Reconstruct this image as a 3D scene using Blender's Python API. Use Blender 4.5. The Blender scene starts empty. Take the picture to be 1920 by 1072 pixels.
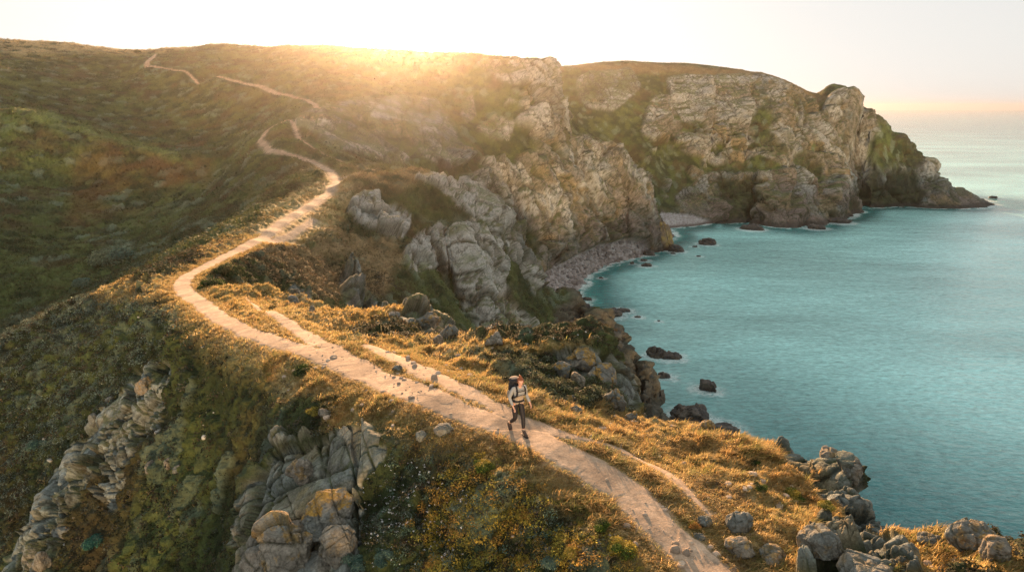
GRID = (1450,60,1650)
import bpy, bmesh, math, random, time
import numpy as np
from mathutils import Vector, Matrix
T0 = time.time()
R = math.radians
rng = np.random.default_rng(7)
random.seed(7)

# ------------------------------------------------------------------ camera model (units: metres, sea level z = 0)
CAMZ = 60.0
PITCH = R(14.7)
FPX = 1280.0
CP, SP = math.cos(PITCH), math.sin(PITCH)

def ray(u, v):
    x = (u - 960.0) / FPX
    y = (536.0 - v) / FPX
    return x, CP + y * SP, -SP + y * CP

def pr(u, v, r):
    """world point seen at (u, v) of the photograph at horizontal range r"""
    x, Y, Z = ray(u, v)
    h = math.hypot(x, Y)
    return (x / h * r, Y / h * r, CAMZ + Z / h * r)

def pz(u, v, z):
    x, Y, Z = ray(u, v)
    s = (z - CAMZ) / Z
    return (x * s, Y * s, z)

def hid(u, r, z, v=600):
    """a point out of sight: azimuth of column u at row v, range r, height z"""
    x, Y, Z = ray(u, v)
    h = math.hypot(x, Y)
    return (x / h * r, Y / h * r, z)

def project(X, Y, Z):
    Zc = Z - CAMZ
    d = Y * CP - Zc * SP
    up = Y * SP + Zc * CP
    d = np.where(d < 0.1, 0.1, d)
    return 960.0 + FPX * X / d, 536.0 - FPX * up / d

# ------------------------------------------------------------------ noise
_perm = rng.permutation(256).astype(np.int32)
_perm = np.concatenate([_perm, _perm, _perm])
_val = (rng.random(256) * 2 - 1).astype(np.float32)

def vnoise(x, y, z, seed=0):
    x = x + seed * 17.37; y = y + seed * 5.13
    fx, fy, fz = np.floor(x), np.floor(y), np.floor(z)
    ix, iy, iz = fx.astype(np.int32) & 255, fy.astype(np.int32) & 255, fz.astype(np.int32) & 255
    tx, ty, tz = (x - fx).astype(np.float32), (y - fy).astype(np.float32), (z - fz).astype(np.float32)
    ux, uy, uz = tx*tx*tx*(tx*(tx*6-15)+10), ty*ty*ty*(ty*(ty*6-15)+10), tz*tz*tz*(tz*(tz*6-15)+10)
    def h(a, b, c): return _val[_perm[_perm[_perm[a] + b] + c]]
    a1, b1, c1 = (ix+1) & 255, (iy+1) & 255, (iz+1) & 255
    x00 = h(ix,iy,iz)*(1-ux)+h(a1,iy,iz)*ux; x10 = h(ix,b1,iz)*(1-ux)+h(a1,b1,iz)*ux
    x01 = h(ix,iy,c1)*(1-ux)+h(a1,iy,c1)*ux; x11 = h(ix,b1,c1)*(1-ux)+h(a1,b1,c1)*ux
    return (x00*(1-uy)+x10*uy)*(1-uz)+(x01*(1-uy)+x11*uy)*uz

def fbm(P, scale, octaves=4, seed=0, gain=0.5, zs=1.0, ridged=False):
    x, y, z = P[..., 0]/scale, P[..., 1]/scale, P[..., 2]/scale*zs
    s = np.zeros(x.shape, np.float32); a = 1.0; t = 0
    for o in range(octaves):
        n = vnoise(x, y, z, seed + o*3)
        s += a * ((1 - 2*np.abs(n)) if ridged else n)
        t += a; a *= gain
        x, y, z = x*2.03+1.7, y*2.03+3.1, z*2.03+5.9
    return s / t

def worley(P, scale, seed=0, stretch=(1, 1, 1), dims=3, jit=0.95):
    """F1, F2, id value, offset vector to the nearest seed"""
    q = [P[..., k].astype(np.float32)/scale/stretch[k] + seed*(3.7+k) for k in range(3)]
    if dims == 2: q[2] = np.zeros_like(q[0]) + 0.5
    f = [np.floor(a) for a in q]; i = [a.astype(np.int32) for a in f]
    F1 = np.full(q[0].shape, 9., np.float32); F2 = F1.copy(); ID = np.zeros(q[0].shape, np.int32)
    O = np.zeros(q[0].shape + (3,), np.float32)
    for dx in (-1, 0, 1):
        for dy in (-1, 0, 1):
            for dz in ((-1, 0, 1) if dims == 3 else (0,)):
                a, b, c = (i[0]+dx) & 255, (i[1]+dy) & 255, (i[2]+dz) & 255
                h = _perm[_perm[_perm[a]+b]+c]
                h2 = _perm[h+71]; h3 = _perm[h2+133]
                ox = dx + .5 + _val[h]*.5*jit - (q[0]-f[0])
                oy = dy + .5 + _val[h2]*.5*jit - (q[1]-f[1])
                oz = (dz + .5 + _val[h3]*.5*jit - (q[2]-f[2])) if dims == 3 else 0*ox
                d = ox*ox+oy*oy+oz*oz
                m = d < F1
                F2 = np.where(m, F1, np.minimum(F2, d)); F1 = np.where(m, d, F1)
                ID = np.where(m, h, ID)
                O[..., 0] = np.where(m, ox, O[..., 0]); O[..., 1] = np.where(m, oy, O[..., 1]); O[..., 2] = np.where(m, oz, O[..., 2])
    return np.sqrt(F1), np.sqrt(F2), ID, O

def sstep(a, b, x):
    t = np.clip((x-a)/(b-a), 0, 1)
    return t*t*(3-2*t)

_i = lambda a: a.astype(np.int32) & 255
def blocks(P, scale, seed=0, stretch=(1, 1, 1.4), warp=.26):
    """jointed granite: three families of wandering fracture planes cut the rock into tilted blocks.
    returns relief (about -1..1) and the joint mask"""
    rs = np.random.default_rng(seed+40)
    W = P + warp*scale*np.stack([fbm(P, scale*2.6, 3, seed+k*7+1) for k in range(3)], -1)
    e = rs.normal(0, .22, (3, 3))
    n_ = np.array([[1, .15, .25], [-.2, 1, .3], [-.15, -.35, 1]]) + e
    n_ /= np.linalg.norm(n_, axis=1, keepdims=True)
    s = [(W @ n_[k].astype(np.float32))/(scale*stretch[k]) for k in range(3)]
    s[0] = s[0] + .22*np.sin(s[0]*2.1+seed); i0 = np.floor(s[0])
    s[1] = s[1] + _val[_i(i0*7+3)]*.8 + .2*np.sin(s[1]*1.7+i0); i1 = np.floor(s[1])
    s[2] = s[2] + _val[_perm[_i(i0*5+i1*11)]]*.9; i2 = np.floor(s[2])
    h = _perm[_perm[_perm[_i(i0)]+_i(i1)]+_i(i2)]
    f = [s[0]-i0, s[1]-i1, s[2]-i2]
    d = [np.minimum(a, 1-a) for a in f]
    dm = np.minimum(np.minimum(d[0]*stretch[0], d[1]*stretch[1]), d[2]*stretch[2])
    merge = _val[_perm[_i(i0)+_i(i1)]] > .45                         # some blocks hang together
    dm = np.where(merge, np.minimum(d[0]*stretch[0], d[1]*stretch[1]), dm)
    h = np.where(merge, _perm[_perm[_i(i0)]+_i(i1)], h)
    gape = .3 + .7*np.clip(_val[_perm[h+17]]+.5, 0, 1)
    g = (1 - sstep(0.0, .075, dm + .02*fbm(P, scale*.3, 2, seed+2)))*gape
    tilt = (f[0]-.5)*_val[_perm[h+9]] + (f[1]-.5)*_val[_perm[h+40]] + (f[2]-.5)*_val[_perm[h+91]]
    rel = .6*_val[h] + 1.15*tilt - .85*g + .22*sstep(0, .2, dm)
    return rel.astype(np.float32), g.astype(np.float32)

# ------------------------------------------------------------------ terrain control points
C = []
def line(pts, n=4):
    """dense polyline through 3-D points"""
    pts = [np.array(p, float) for p in pts]
    for a, b in zip(pts[:-1], pts[1:]):
        for k in range(n): C.append(tuple(a + (b-a)*k/n))
    C.append(tuple(pts[-1]))
def L_(seq, n=2): line([pr(*s) for s in seq], n)
def add(*pts):
    for p in pts: C.append(p)

PATH = [(1400,1145,51.6),(1325,1072,51.6),(1250,1001,51.7),(1180,925,51.8),(1105,878,51.9),(1040,846,52.0),(985,818,52.0),(925,795,52.1),(866,775,52.1),(808,749,52.1),
        (740,722,51.9),(670,697,51.7),(600,668,51.4),(530,645,51.0),(460,622,50.4),(420,600,49.8),(385,575,49.0),(355,555,48.4),(340,538,48.0),
        (350,520,47.8),(380,503,47.6),(430,478,47.4),(480,450,47.3),(530,415,47.3),(580,385,47.6),(620,360,48.0),(632,340,48.6),
        (620,322,49.2),(590,305,50.0),(550,292,50.8),(510,280,51.8),(488,262,53.0),(500,243,55.0),(525,230,56.4),(542,222,57.2)]
PATH2 = [(597,203,205),(590,195,220),(575,187,235),(540,175,252),(490,160,270),(440,150,285),(400,140,300),(350,131,318),(310,126,330),(280,122,340),(275,117,350),(285,110,365),(292,104,380)]
path_pts = [pz(u, v, z) for u, v, z in PATH]
path2_pts = [pr(u, v, r) for u, v, r in PATH2]
line(path_pts, 2); line(path2_pts, 1)

# under and beside the camera
add((0,3,47.5),(5,3,50.5),(10,3,51.5),(-10,3,42),(-22,5,35),(-45,5,24),(-90,10,10),(18,3,51),(24,4,47),(32,5,30),(45,8,6),(70,10,-6),(130,20,-8))
add((0,8,49.3),(4,8,51),(-6,8,46.5),(12,6,51.8))
# skyline of the inland hill
L_([(-120,66,430),(0,72,420),(130,82,412),(260,96,400),(380,87,390),(460,84,370),(600,86,335),(690,90,315),(740,96,305),(800,98,300),(900,102,287),(1000,114,276)])
for u, r, z in [(-120,500,94),(0,490,90),(130,480,88),(260,470,84),(380,450,86),(600,400,84),(740,370,80),(850,350,76),(960,340,70)]: add(hid(u,r,z,90), hid(u,r*1.25,z-6,90), hid(u,r*1.7,z-10,90))
# left hillside
add(*[pr(*p) for p in [(-150,130,330),(-150,300,215),(-150,450,155),(-150,600,120),(0,130,325),(0,210,262),(0,300,212),(0,380,178),(0,450,150),(0,530,127),(130,150,335),(130,250,250),(130,350,200),(130,450,158),
    (260,150,345),(260,220,290),(260,300,225),(260,380,180),(260,440,150),(400,180,305),(400,240,250),(500,190,255),(500,120,320),(430,110,350),(560,150,275)]])
# side spur in the hillside
L_([(20,205,240),(110,222,232),(210,268,216),(300,292,202),(370,303,192),(405,322,182)])
# valley floor
L_([(-150,640,105),(0,610,112),(120,556,120),(200,508,126),(260,470,132),(330,420,145),(375,375,160),(400,345,172),(392,312,190),(410,285,212)])
# flank right of the valley, below the path
add(*[pr(*p) for p in [(450,350,145),(470,310,152),(430,420,112),(400,450,98),(330,470,98),(300,500,82),(350,440,118),(520,350,112),(480,400,98),(560,330,122),(250,520,88),(440,290,178),(450,262,190)]])
# near spur crest, left
L_([(330,530,51),(250,548,58),(150,578,63),(60,614,66),(0,640,68),(-150,700,70)])
for u, r, z in [(250,78,40.5),(150,84,37.5),(60,88,34.5),(0,90,33),(-150,90,28)]: add(hid(u,r,z,560))
# near left slope
add(*[pr(*p) for p in [(0,720,62),(0,800,57),(0,930,50),(0,1072,43),(-150,800,63),(-150,1072,50),(150,700,52),(150,800,45.5),(150,950,38),(150,1072,34.5),(300,620,46),(300,700,40),(300,800,35),(300,950,30),(300,1072,27.5),
    (400,650,36),(420,720,31),(450,800,27),(420,950,24.5),(420,1072,22.5),(520,700,27),(560,760,23.5),(520,830,22),(640,740,21),(640,800,19.5),(560,680,26)]])
add(hid(-100,30,33,1000),hid(200,18,40,1000),hid(400,14,44,1000))
# foreground crag and slope under the path
L_([(490,880,19.2),(480,960,18.6),(470,1040,17.6)],1)
add(*[pr(*p) for p in [(560,850,19),(640,840,18.2),(700,860,17.4),(600,915,16.6),(690,930,15.6),(520,990,16.6),(560,1072,14.8),(640,1000,15),(700,1060,13.6),
    (760,830,16.8),(760,900,15.6),(760,980,14.6),(830,840,16.2),(850,920,14.8),(850,1050,13.1),(950,880,14.8),(950,960,13.6),(950,1060,12.5),(1050,930,13.8),(1050,1050,12.2),(1130,980,12.9),(1180,1060,11.6),(760,790,17.6)]])
# right shoulder
add(*[pr(*p) for p in [(1400,1060,11.9),(1400,1000,12.9),(1400,930,14.4),(1400,880,16.2),(1300,900,15.2),(1300,830,17.8),(1200,820,17.6),(1200,880,15.5),(1100,800,17.8),(1500,1050,12.6),(1500,950,15.2),(1550,920,16.6),(1600,1000,14.4),(1600,1060,12.8),(1500,880,17.4),(1750,1072,13),(1700,1040,13.6)]])
E1 = [(1180,802,19.8),(1280,818,19.6),(1340,832,19.3),(1400,846,19),(1450,860,18.5),(1500,868,18.2),(1545,888,18),(1600,892,17.7),(1612,905,17.4),(1625,935,16.9),(1660,985,15.4),(1700,1018,14.6),(1780,1026,14.6),(1900,1046,14.6),(2050,1090,14.6)]
L_(E1, 2)
for (u, v, r) in E1[1:]:
    z0 = pr(u, v, r)[2]
    far = sstep(1560, 1650, u)
    add(hid(u, r*1.12, z0-5.5, v), hid(u, r*1.45, z0-20, v), hid(u, r*2.1, 12, v), hid(u, r*3.0, 1, v), hid(u, r*4.2, -6, v))
# hollow right of the hiker and the crest with boulders
add(*[pr(*p) for p in [(900,690,22.5),(950,740,19.2),(1000,752,18.6),(1080,772,18.8),(1000,700,23.5),(1060,720,22.6),(1100,745,21.4),(1140,770,20.4),(1170,745,22.6),(820,690,23.5),(740,660,26),(820,655,27)]])
E2 = [(860,650,30),(940,636,29),(1000,642,28.2),(1060,652,27.8),(1100,645,28.2),(1140,668,26.8),(1166,698,25.8),(1180,745,23.4)]
L_(E2, 2)
for (u, v, r) in E2:
    z0 = pr(u, v, r)[2]
    add(hid(u, r*1.15, z0-5, v), hid(u, r*1.6, z0-17, v), hid(u, r*2.3, max(z0-30, 16), v), hid(u, r*3.0, 14, v))
# knoll left of centre
E3 = [(420,575,38),(520,592,37),(600,596,37),(680,588,38),(760,588,38.5),(820,598,38),(862,640,35)]
L_(E3, 2)
add(*[pr(*p) for p in [(640,625,31),(720,630,31),(800,630,33),(700,605,35)]])
for (u, v, r) in E3[2:]:
    z0 = pr(u, v, r)[2]
    add(hid(u, r*1.15, z0-3.2, v), hid(u, r*1.45, z0-9, v))
L_([(430,548,44),(500,545,46),(570,562,45),(620,585,43)])
add(hid(500,53,43.8,545), hid(570,52,41.8,560), hid(620,52,40,580))
# gully between the knoll and the middle spur
add(*[pr(*p) for p in [(430,515,55),(470,495,60),(520,500,64),(560,525,63),(600,560,60),(560,460,76),(600,500,74),(640,540,69),(700,565,68),(780,590,72),(850,610,77),(900,640,82)]])
# middle spur: crest, then its face
L_([(650,335,106),(700,338,112),(780,330,118),(870,342,121),(910,368,120),(940,410,119),(965,460,119),(990,510,118),(1005,560,115),(1030,640,108)],2)
for u, r, z in [(700,150,46),(780,150,42),(870,148,36),(910,146,31),(940,144,26),(965,142,19),(990,140,12),(1005,138,5),(870,175,30),(940,170,14),(780,180,38),(990,165,2)]: add(hid(u,r,z,400))
add(*[pr(*p) for p in [(700,400,98),(780,400,103),(840,400,106),(890,420,108),(640,420,90),(700,480,84),(780,480,90),(850,480,97),(900,500,103),(950,520,108),(850,560,88),(920,590,95),(960,640,96),(720,530,74),(790,550,78),(1000,600,105)]])
# pinnacle spur
L_([(1040,588,134),(1080,590,132),(1118,602,130),(1146,638,126),(1180,676,122),(1212,706,119),(1240,734,117),(1236,780,114),(1232,815,110)],3)
for u, r, z in [(1042,150,6),(1080,148,3),(1120,146,-1),(1150,140,-3),(1190,134,-3),(1222,130,-4),(1248,129,-4),(1262,118,-4),(1275,105,-4),(1290,90,-4)]: add(hid(u,r,z,650))
add(*[pr(*p) for p in [(1060,640,118),(1100,690,110),(1150,720,108),(1190,760,102)]])
add(hid(1150,80,11,700),hid(1200,80,7,700),hid(1050,80,17,650),hid(1230,75,0,750),hid(1000,62,26,650))
# cove water and beach 1
add(hid(1100,160,-3,600),hid(1060,172,-1,600),hid(1030,160,0,600),hid(1150,165,-5,600),hid(1130,190,-4,590),hid(1180,190,-6,590))
add(*[pz(*p) for p in [(1000,548,5),(1020,575,3),(1050,560,1.5),(1080,556,0),(1060,535,2),(1100,530,0),(1090,505,2),(1030,508,4.5),(1150,497,0),(1130,480,2.2),(1180,475,1.5),(1205,482,0),(1200,462,2.5),(1098,585,-1)]])
add(*[pz(*p) for p in [(1120,545,-3),(1180,515,-4),(1250,500,-5),(1300,470,-5),(1330,440,-4)]])
# first headland: face and descending spur
L_([(1000,112,276),(1014,122,279),(1035,165,285),(1052,205,289),(1062,240,290),(1105,262,292),(1130,282,294),(1160,315,297),(1190,350,299),(1210,400,300),(1216,436,298)],2)
add(*[pz(*p) for p in [(1030,500,7),(1060,488,6),(1100,466,6),(1160,452,6),(1200,446,6)]])
add(*[pr(*p) for p in [(1000,200,258),(1000,300,243),(1000,400,234),(960,440,228),(1050,300,262),(1050,400,254),(1100,320,276),(1100,400,274),(1150,380,290),(900,160,266),(900,230,250),(900,300,226),(960,330,232),
    (800,150,272),(800,200,246),(800,270,212),(760,310,186),(860,315,205),(700,150,275),(700,200,228),(700,250,205),(700,298,172),(640,200,222),(640,150,262),(600,240,192),(560,240,186),(640,300,142),(600,270,160),(850,110,284),(620,215,210)]])
for u, r, z in [(870,200,20),(940,205,12),(960,195,6),(1052,330,44),(1105,330,34),(1160,335,20),(1210,340,6)]: add(hid(u,r,z,400))
# beach 2 and the far bay
add(*[pz(*p) for p in [(1235,420,2),(1262,408,4),(1300,410,3),(1270,441,0),(1310,423,0),(1335,432,-3),(1240,462,-1)]])
add(*[pr(*p) for p in [(1042,122,430),(1100,130,432),(1100,200,402),(1140,250,390),(1180,300,380),(1220,360,368),(1160,200,405),(1220,290,385),(1070,200,400)]])
# second headland
L_([(1100,122,442),(1180,119,448),(1280,129,452),(1360,135,458),(1440,143,462),(1475,156,460),(1508,186,466),(1545,194,478),(1570,192,484),(1605,202,490),(1640,236,494),(1700,270,504),(1735,300,508),(1765,335,518),(1800,348,535),(1842,374,556)],2)
for u, r, z in [(1042,500,78),(1180,520,80),(1360,530,74),(1440,525,66),(1510,520,50),(1570,535,48),(1640,540,30),(1700,550,12),(1760,560,-2),(1842,585,-6),(1440,600,30),(1570,600,5),(1640,600,-6),(1280,620,50),(1100,620,60),(1700,620,-8),(1360,720,-8),(1180,760,0),(1042,760,40)]: add(hid(u,r,z,200))
add(*[pr(*p) for p in [(1250,200,424),(1350,200,432),(1450,200,440),(1250,300,396),(1350,300,408),(1450,300,412),(1520,240,448),(1550,300,445),(1550,360,424),(1250,370,378),(1350,380,388),(1450,380,388),(1600,250,478),(1590,300,474),(1600,345,486),(1640,290,488),(1650,350,484),(1720,330,500),(1300,240,414)]])
L_([(1345,418,377),(1380,420,380),(1430,422,386)],2)
add(*[pz(*p) for p in [(1500,428,0),(1540,423,0),(1578,412,0),(1596,398,1),(1615,386,1),(1650,390,0),(1700,388,0),(1780,381,0),(1830,377,0)]])
add(*[pz(*p) for p in [(1400,440,-4),(1500,445,-5),(1560,430,-4),(1640,400,-5),(1760,392,-5),(1850,385,-6)]])
# open sea bed
for u in (1300,1400,1500,1650,1800,1950,2100):
    for r in (70,110,160,230,300,340 if u < 1600 else 420): add(hid(u, r, -8, 700))
for u in (1700,1900,2100): add(hid(u,620,-9,300), hid(u,780,-9,300), hid(u,480 if u>1800 else 440,-8,300))
for az in (-65,-52):
    for r, z in ((20,34),(60,30),(120,28),(250,60),(500,92),(850,90)): add((r*math.sin(R(az)), r*math.cos(R(az)), z))
for az in (52,65):
    for r, z in ((14,51.5),(20,45),(40,8),(90,-8),(250,-9),(500,-9),(850,-9)): add((r*math.sin(R(az)), r*math.cos(R(az)), z))
add(hid(740,850,60,90),hid(400,850,75,90),hid(100,850,82,90),hid(1042,850,30,90))

CPTS = np.array(C)
ct = np.arctan2(CPTS[:, 0], CPTS[:, 1]); cl = np.log(np.hypot(CPTS[:, 0], CPTS[:, 1])); cz = CPTS[:, 2]
q = np.stack([ct, cl], 1)
# drop near-duplicates
keep = []
for i in range(len(q)):
    if all((abs(q[i]-q[j]) > 0.004).any() for j in keep): keep.append(i)
q = q[keep]; cz = cz[keep]
D = np.sqrt(((q[:, None]-q[None])**2).sum(-1))
n = len(q)
A = np.zeros((n+3, n+3)); A[:n, :n] = D + np.eye(n)*(-0.0005)
A[:n, n] = 1; A[:n, n+1:] = q; A[n:, :n] = A[:n, n:].T
w = np.linalg.solve(A, np.concatenate([cz, [0, 0, 0]]))
TH0, TH1, LR0, LR1 = R(-62), R(62), math.log(3.2), math.log(850)
NT0, NL0 = 420, 900
tg = np.linspace(TH0, TH1, NT0); lg = np.linspace(LR0, LR1, NL0)
Z0 = np.zeros((NT0, NL0), np.float32)
for i in range(NT0):
    d = np.sqrt((tg[i]-q[:, 0])[None]**2 + (lg[:, None]-q[:, 1][None])**2)
    Z0[i] = d @ w[:n] + w[n] + w[n+1]*tg[i] + w[n+2]*lg
def blur(a, k, ax):
    if k < 1: return a
    pad = [(0, 0)]*a.ndim; pad[ax] = (k+1, k)
    c = np.cumsum(np.pad(a, pad, mode='edge').astype(np.float64), axis=ax)
    m = a.shape[ax]
    hi = np.take(c, np.arange(2*k+1, 2*k+1+m), axis=ax); lo = np.take(c, np.arange(0, m), axis=ax)
    return ((hi-lo)/(2*k+1)).astype(np.float32)
Z0 = blur(blur(Z0, 1, 0), 1, 1)
def ground_z(th, l):
    a = np.clip((th-TH0)/(TH1-TH0)*(NT0-1), 0, NT0-1.001); b = np.clip((l-LR0)/(LR1-LR0)*(NL0-1), 0, NL0-1.001)
    i = a.astype(int); j = b.astype(int); s = (a-i); t = (b-j)
    return (Z0[i, j]*(1-s)+Z0[i+1, j]*s)*(1-t)+(Z0[i, j+1]*(1-s)+Z0[i+1, j+1]*s)*t
# bumps and clefts too small for the control points: (u, v, range, half-width px, half-depth m, height m, power)
FEAT = [(1572,192,482,26,16,7.5,4),(1618,212,489,14,12,5.5,4),(1600,192,486,8,8,-3,2),(1525,186,470,14,16,-3,2),(1650,250,494,14,10,3.5,4),(1700,285,504,18,10,4,4),(1742,322,508,14,12,2,2),(1780,352,520,16,12,1.6,2),
        (1602,350,478,20,22,-13,4),(1592,300,474,9,18,-7,3),(1410,400,388,9,14,-7,3),(1350,400,380,8,14,-5,2),(1500,392,384,10,14,-6,3),(1455,400,384,24,12,5,2),(1550,380,420,14,14,5,2),(1680,370,486,10,10,-5,2),(1740,372,505,8,10,-5,2),
        (1480,300,415,10,25,-5,2),(1400,250,425,10,25,-4,2),(1330,240,425,12,22,-4,2),(1250,250,415,12,22,-4,2),
        (1130,300,283,16,14,4,2),(1075,330,270,14,16,-5,2),(1040,420,245,12,14,4,2),(1130,420,278,10,12,-4,2),(1180,420,290,12,10,3,2),(1020,150,280,14,12,3,2),(985,170,262,10,14,-4,2),
        (905,355,112,16,6,1.5,2),(935,430,112,10,6,-2.5,2),(960,520,108,12,6,2,2),(905,520,100,10,6,1.8,2),(860,470,98,14,5,1.5,2),(790,470,90,12,5,1.2,2),(1085,640,124,14,6,-4,2),(1120,640,122,16,6,3,2),(1180,700,114,14,6,-3.5,2),(1215,720,112,16,6,3,2),(1060,600,130,12,5,3,2),
        (1052,600,133,6,3,2.0,2),(1084,600,131,7,3,1.9,2),(1118,610,129,5,3,1.6,2),(1143,640,127,6,3,1.8,2),(1172,676,124,5,3,1.6,2),(1205,704,121,6,3,1.8,2),(1234,734,118,6,3,2.0,2),(1130,650,120,9,5,-2.5,2),(1195,700,113,6,5,-2.5,2),(740,605,35,60,1.6,.5,2),(660,640,29,60,1.5,-.5,2),(560,610,40,50,2,.5,2)]
_zg = ground_z
def ground_z(th, l):
    z = _zg(th, l); r = np.exp(l)
    for u, v, rr, wu, wr, h, pw_ in FEAT:
        x, y, _ = ray(u, v); t0 = math.atan2(x, y); w_ = wu/FPX
        a = np.abs((th-t0)/w_)**pw_ + np.abs((r-rr)/wr)**pw_
        z = z + h*np.exp(-a)
    return z.astype(np.float32)
def ground_xy(x, y):
    return ground_z(np.arctan2(x, y), np.log(np.hypot(x, y)))

# ------------------------------------------------------------------ the ground grid (finer where the land is steep and near)
NT_MID, NT_SIDE, NR = GRID
vis = R(42.5)
th = np.concatenate([np.linspace(TH0, -vis, NT_SIDE, endpoint=False), np.linspace(-vis, vis, NT_MID, endpoint=False), np.linspace(vis, TH1, NT_SIDE)])
NT = len(th)
rg = np.exp(lg)
E = (Z0-CAMZ)/rg[None]
runmax = np.maximum.accumulate(E, axis=1)
visible = E >= runmax - 0.012
dE = np.abs(np.gradient(E, axis=1)); dL = lg[1]-lg[0]
dens = np.where(visible, dE + 0.10*dL, 0.2*dE+0.02*dL)
dens = np.where(Z0 < -2.0, 0.012*dL, dens)
near = rg[None] < 8.5
dens = np.where(near, 0.08*dL, dens)
dens = blur(blur(blur(dens, 14, 0), 14, 0), 3, 1) + 1e-7
cum = np.cumsum(dens, axis=1); cum = (cum-cum[:, :1])/(cum[:, -1:]-cum[:, :1])
Lg = np.zeros((NT, NR), np.float32)
s_rows = np.linspace(0, 1, NR)
Lc = np.stack([np.interp(s_rows, cum[i], lg) for i in range(NT0)])
fi = np.clip((th-TH0)/(TH1-TH0)*(NT0-1), 0, NT0-1.001); ii = fi.astype(int); ff = (fi-ii)[:, None]
Lg = Lc[ii]*(1-ff) + Lc[ii+1]*ff
TH = np.repeat(th[:, None], NR, 1)
Zg = ground_z(TH, Lg)
Rg = np.exp(Lg)
P = np.stack([np.sin(TH)*Rg, np.cos(TH)*Rg, Zg], -1).astype(np.float32)
print('grid', P.shape, len(keep), 'ctrl pts', round(time.time()-T0, 1), 's')

def normals(P):
    du = np.gradient(P, axis=0); dv = np.gradient(P, axis=1)
    N = np.cross(dv, du); N /= np.linalg.norm(N, axis=-1, keepdims=True)+1e-9
    return np.where(N[..., 2:3] < 0, -N, N).astype(np.float32)

def inpoly(U, V, poly):
    ins = np.zeros(U.shape, bool); n = len(poly)
    ys = [p[1] for p in poly]; xs = [p[0] for p in poly]
    bb = (U > min(xs)) & (U < max(xs)) & (V > min(ys)) & (V < max(ys))
    u, v = U[bb], V[bb]; r = np.zeros(u.shape, bool)
    for k in range(n):
        x1, y1 = poly[k]; x2, y2 = poly[(k+1) % n]
        if y1 == y2: continue
        r ^= ((y1 > v) != (y2 > v)) & (u < (x2-x1)*(v-y1)/(y2-y1)+x1)
    ins[bb] = r
    return ins

def polydist(X, Y, pts, W):
    """distance to a polyline in plan, and the half-width at the nearest spot"""
    best = np.full(X.shape, 1e9, np.float32); bw = np.zeros(X.shape, np.float32)
    for (a, wa), (b, wb) in zip(zip(pts[:-1], W[:-1]), zip(pts[1:], W[1:])):
        dx, dy = b[0]-a[0], b[1]-a[1]; l2 = dx*dx+dy*dy
        t = np.clip(((X-a[0])*dx+(Y-a[1])*dy)/l2, 0, 1)
        d = np.hypot(X-(a[0]+t*dx), Y-(a[1]+t*dy))
        m = d < best
        best = np.where(m, d, best); bw = np.where(m, wa+(wb-wa)*t, bw)
    return best, bw
SUN_E, SUN_C, SKY_S, SKY_G, EXPO, HAZE, HAZE_G, AUR = 3.9, (1,.57,.29), .15, .15, 2.12, .00009, .89, 2800.
# ------------------------------------------------------------------ zones of the ground, found on the undisplaced land
N0 = normals(P)
U, V = project(P[..., 0], P[..., 1], P[..., 2])
slope = 1 - N0[..., 2]
jit = np.stack([fbm(P/np.maximum(Rg, 8)[..., None]*60, 3.0, 3, 11), fbm(P/np.maximum(Rg, 8)[..., None]*60, 3.0, 3, 12)], -1)
UJ, VJ = U + 14*jit[..., 0], V + 12*jit[..., 1]
def zone(poly, rmin=0, rmax=1e9, j=True, soft=3):
    m = inpoly(UJ if j else U, VJ if j else V, poly) & (Rg > rmin) & (Rg < rmax)
    m = m.astype(np.float32)
    return blur(blur(m, soft, 0), soft, 1) if soft else m

# path
pw = []
for (u, v, z), p in zip(PATH, path_pts):
    wpx = np.interp(v, [222, 262, 340, 420, 480, 540, 600, 668, 712, 745, 779, 812, 846, 913, 1001, 1072], [8, 11, 20, 25, 28, 38, 44, 56, 84, 100, 104, 96, 104, 108, 100, 105])
    pw.append(wpx*math.hypot(*p[:2])/FPX/2*.72)
dpath, hw = polydist(P[..., 0], P[..., 1], [p[:2] for p in path_pts], pw)
_, zcl = polydist(P[..., 0], P[..., 1], [p[:2] for p in path_pts], [p[2] for p in path_pts])
lev = sstep(2.6, 0, dpath-hw)*sstep(75, 45, Rg)*.9
P[..., 2] = P[..., 2]*(1-lev) + zcl*lev
pw2 = [.8,.8,.6,.5,.9,.45,.5,.4,.4,.6,.9,1.2,.3]
dpath2, hw2 = polydist(P[..., 0], P[..., 1], [p[:2] for p in path2_pts], pw2)
# side tracks
S1 = [pz(*p) for p in [(590,400,47.4),(540,430,47.2),(500,448,47.1)]]
S2 = [pz(*p) for p in [(640,335,48.8),(700,322,49.2),(620,290,51),(560,262,53),(545,240,55),(570,222,57)]]
S3 = [pz(*p) for p in [(460,560,48.9),(500,600,49.5),(580,645,50.8),(700,700,51.7)]]
S4 = [pz(*p) for p in [(690,660,51.2),(760,690,51.6),(850,730,52),(950,780,52.1),(1060,820,52.0),(1160,850,51.7),(1250,900,51.6),(1330,980,51.6)]]
ds1, hs1 = polydist(P[..., 0], P[..., 1], [p[:2] for p in S1], [.35]*3)
ds2, hs2 = polydist(P[..., 0], P[..., 1], [p[:2] for p in S2], [.35,.3,.2,.35,.3,.2])
ds3, hs3 = polydist(P[..., 0], P[..., 1], [p[:2] for p in S3], [.02, .16, .3, .25])
ds4, hs4 = polydist(P[..., 0], P[..., 1], [p[:2] for p in S4], [.2, .3, .36, .3, .15, .13, .13, .03])
en = fbm(P, 1.0, 5, 21, .62)*1.5
f_main = (dpath - hw*(1+.28*en)) ; f_s = np.minimum.reduce([ds3-hs3*(1+.6*en), ds4-hs4*(1+.8*en)])
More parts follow.
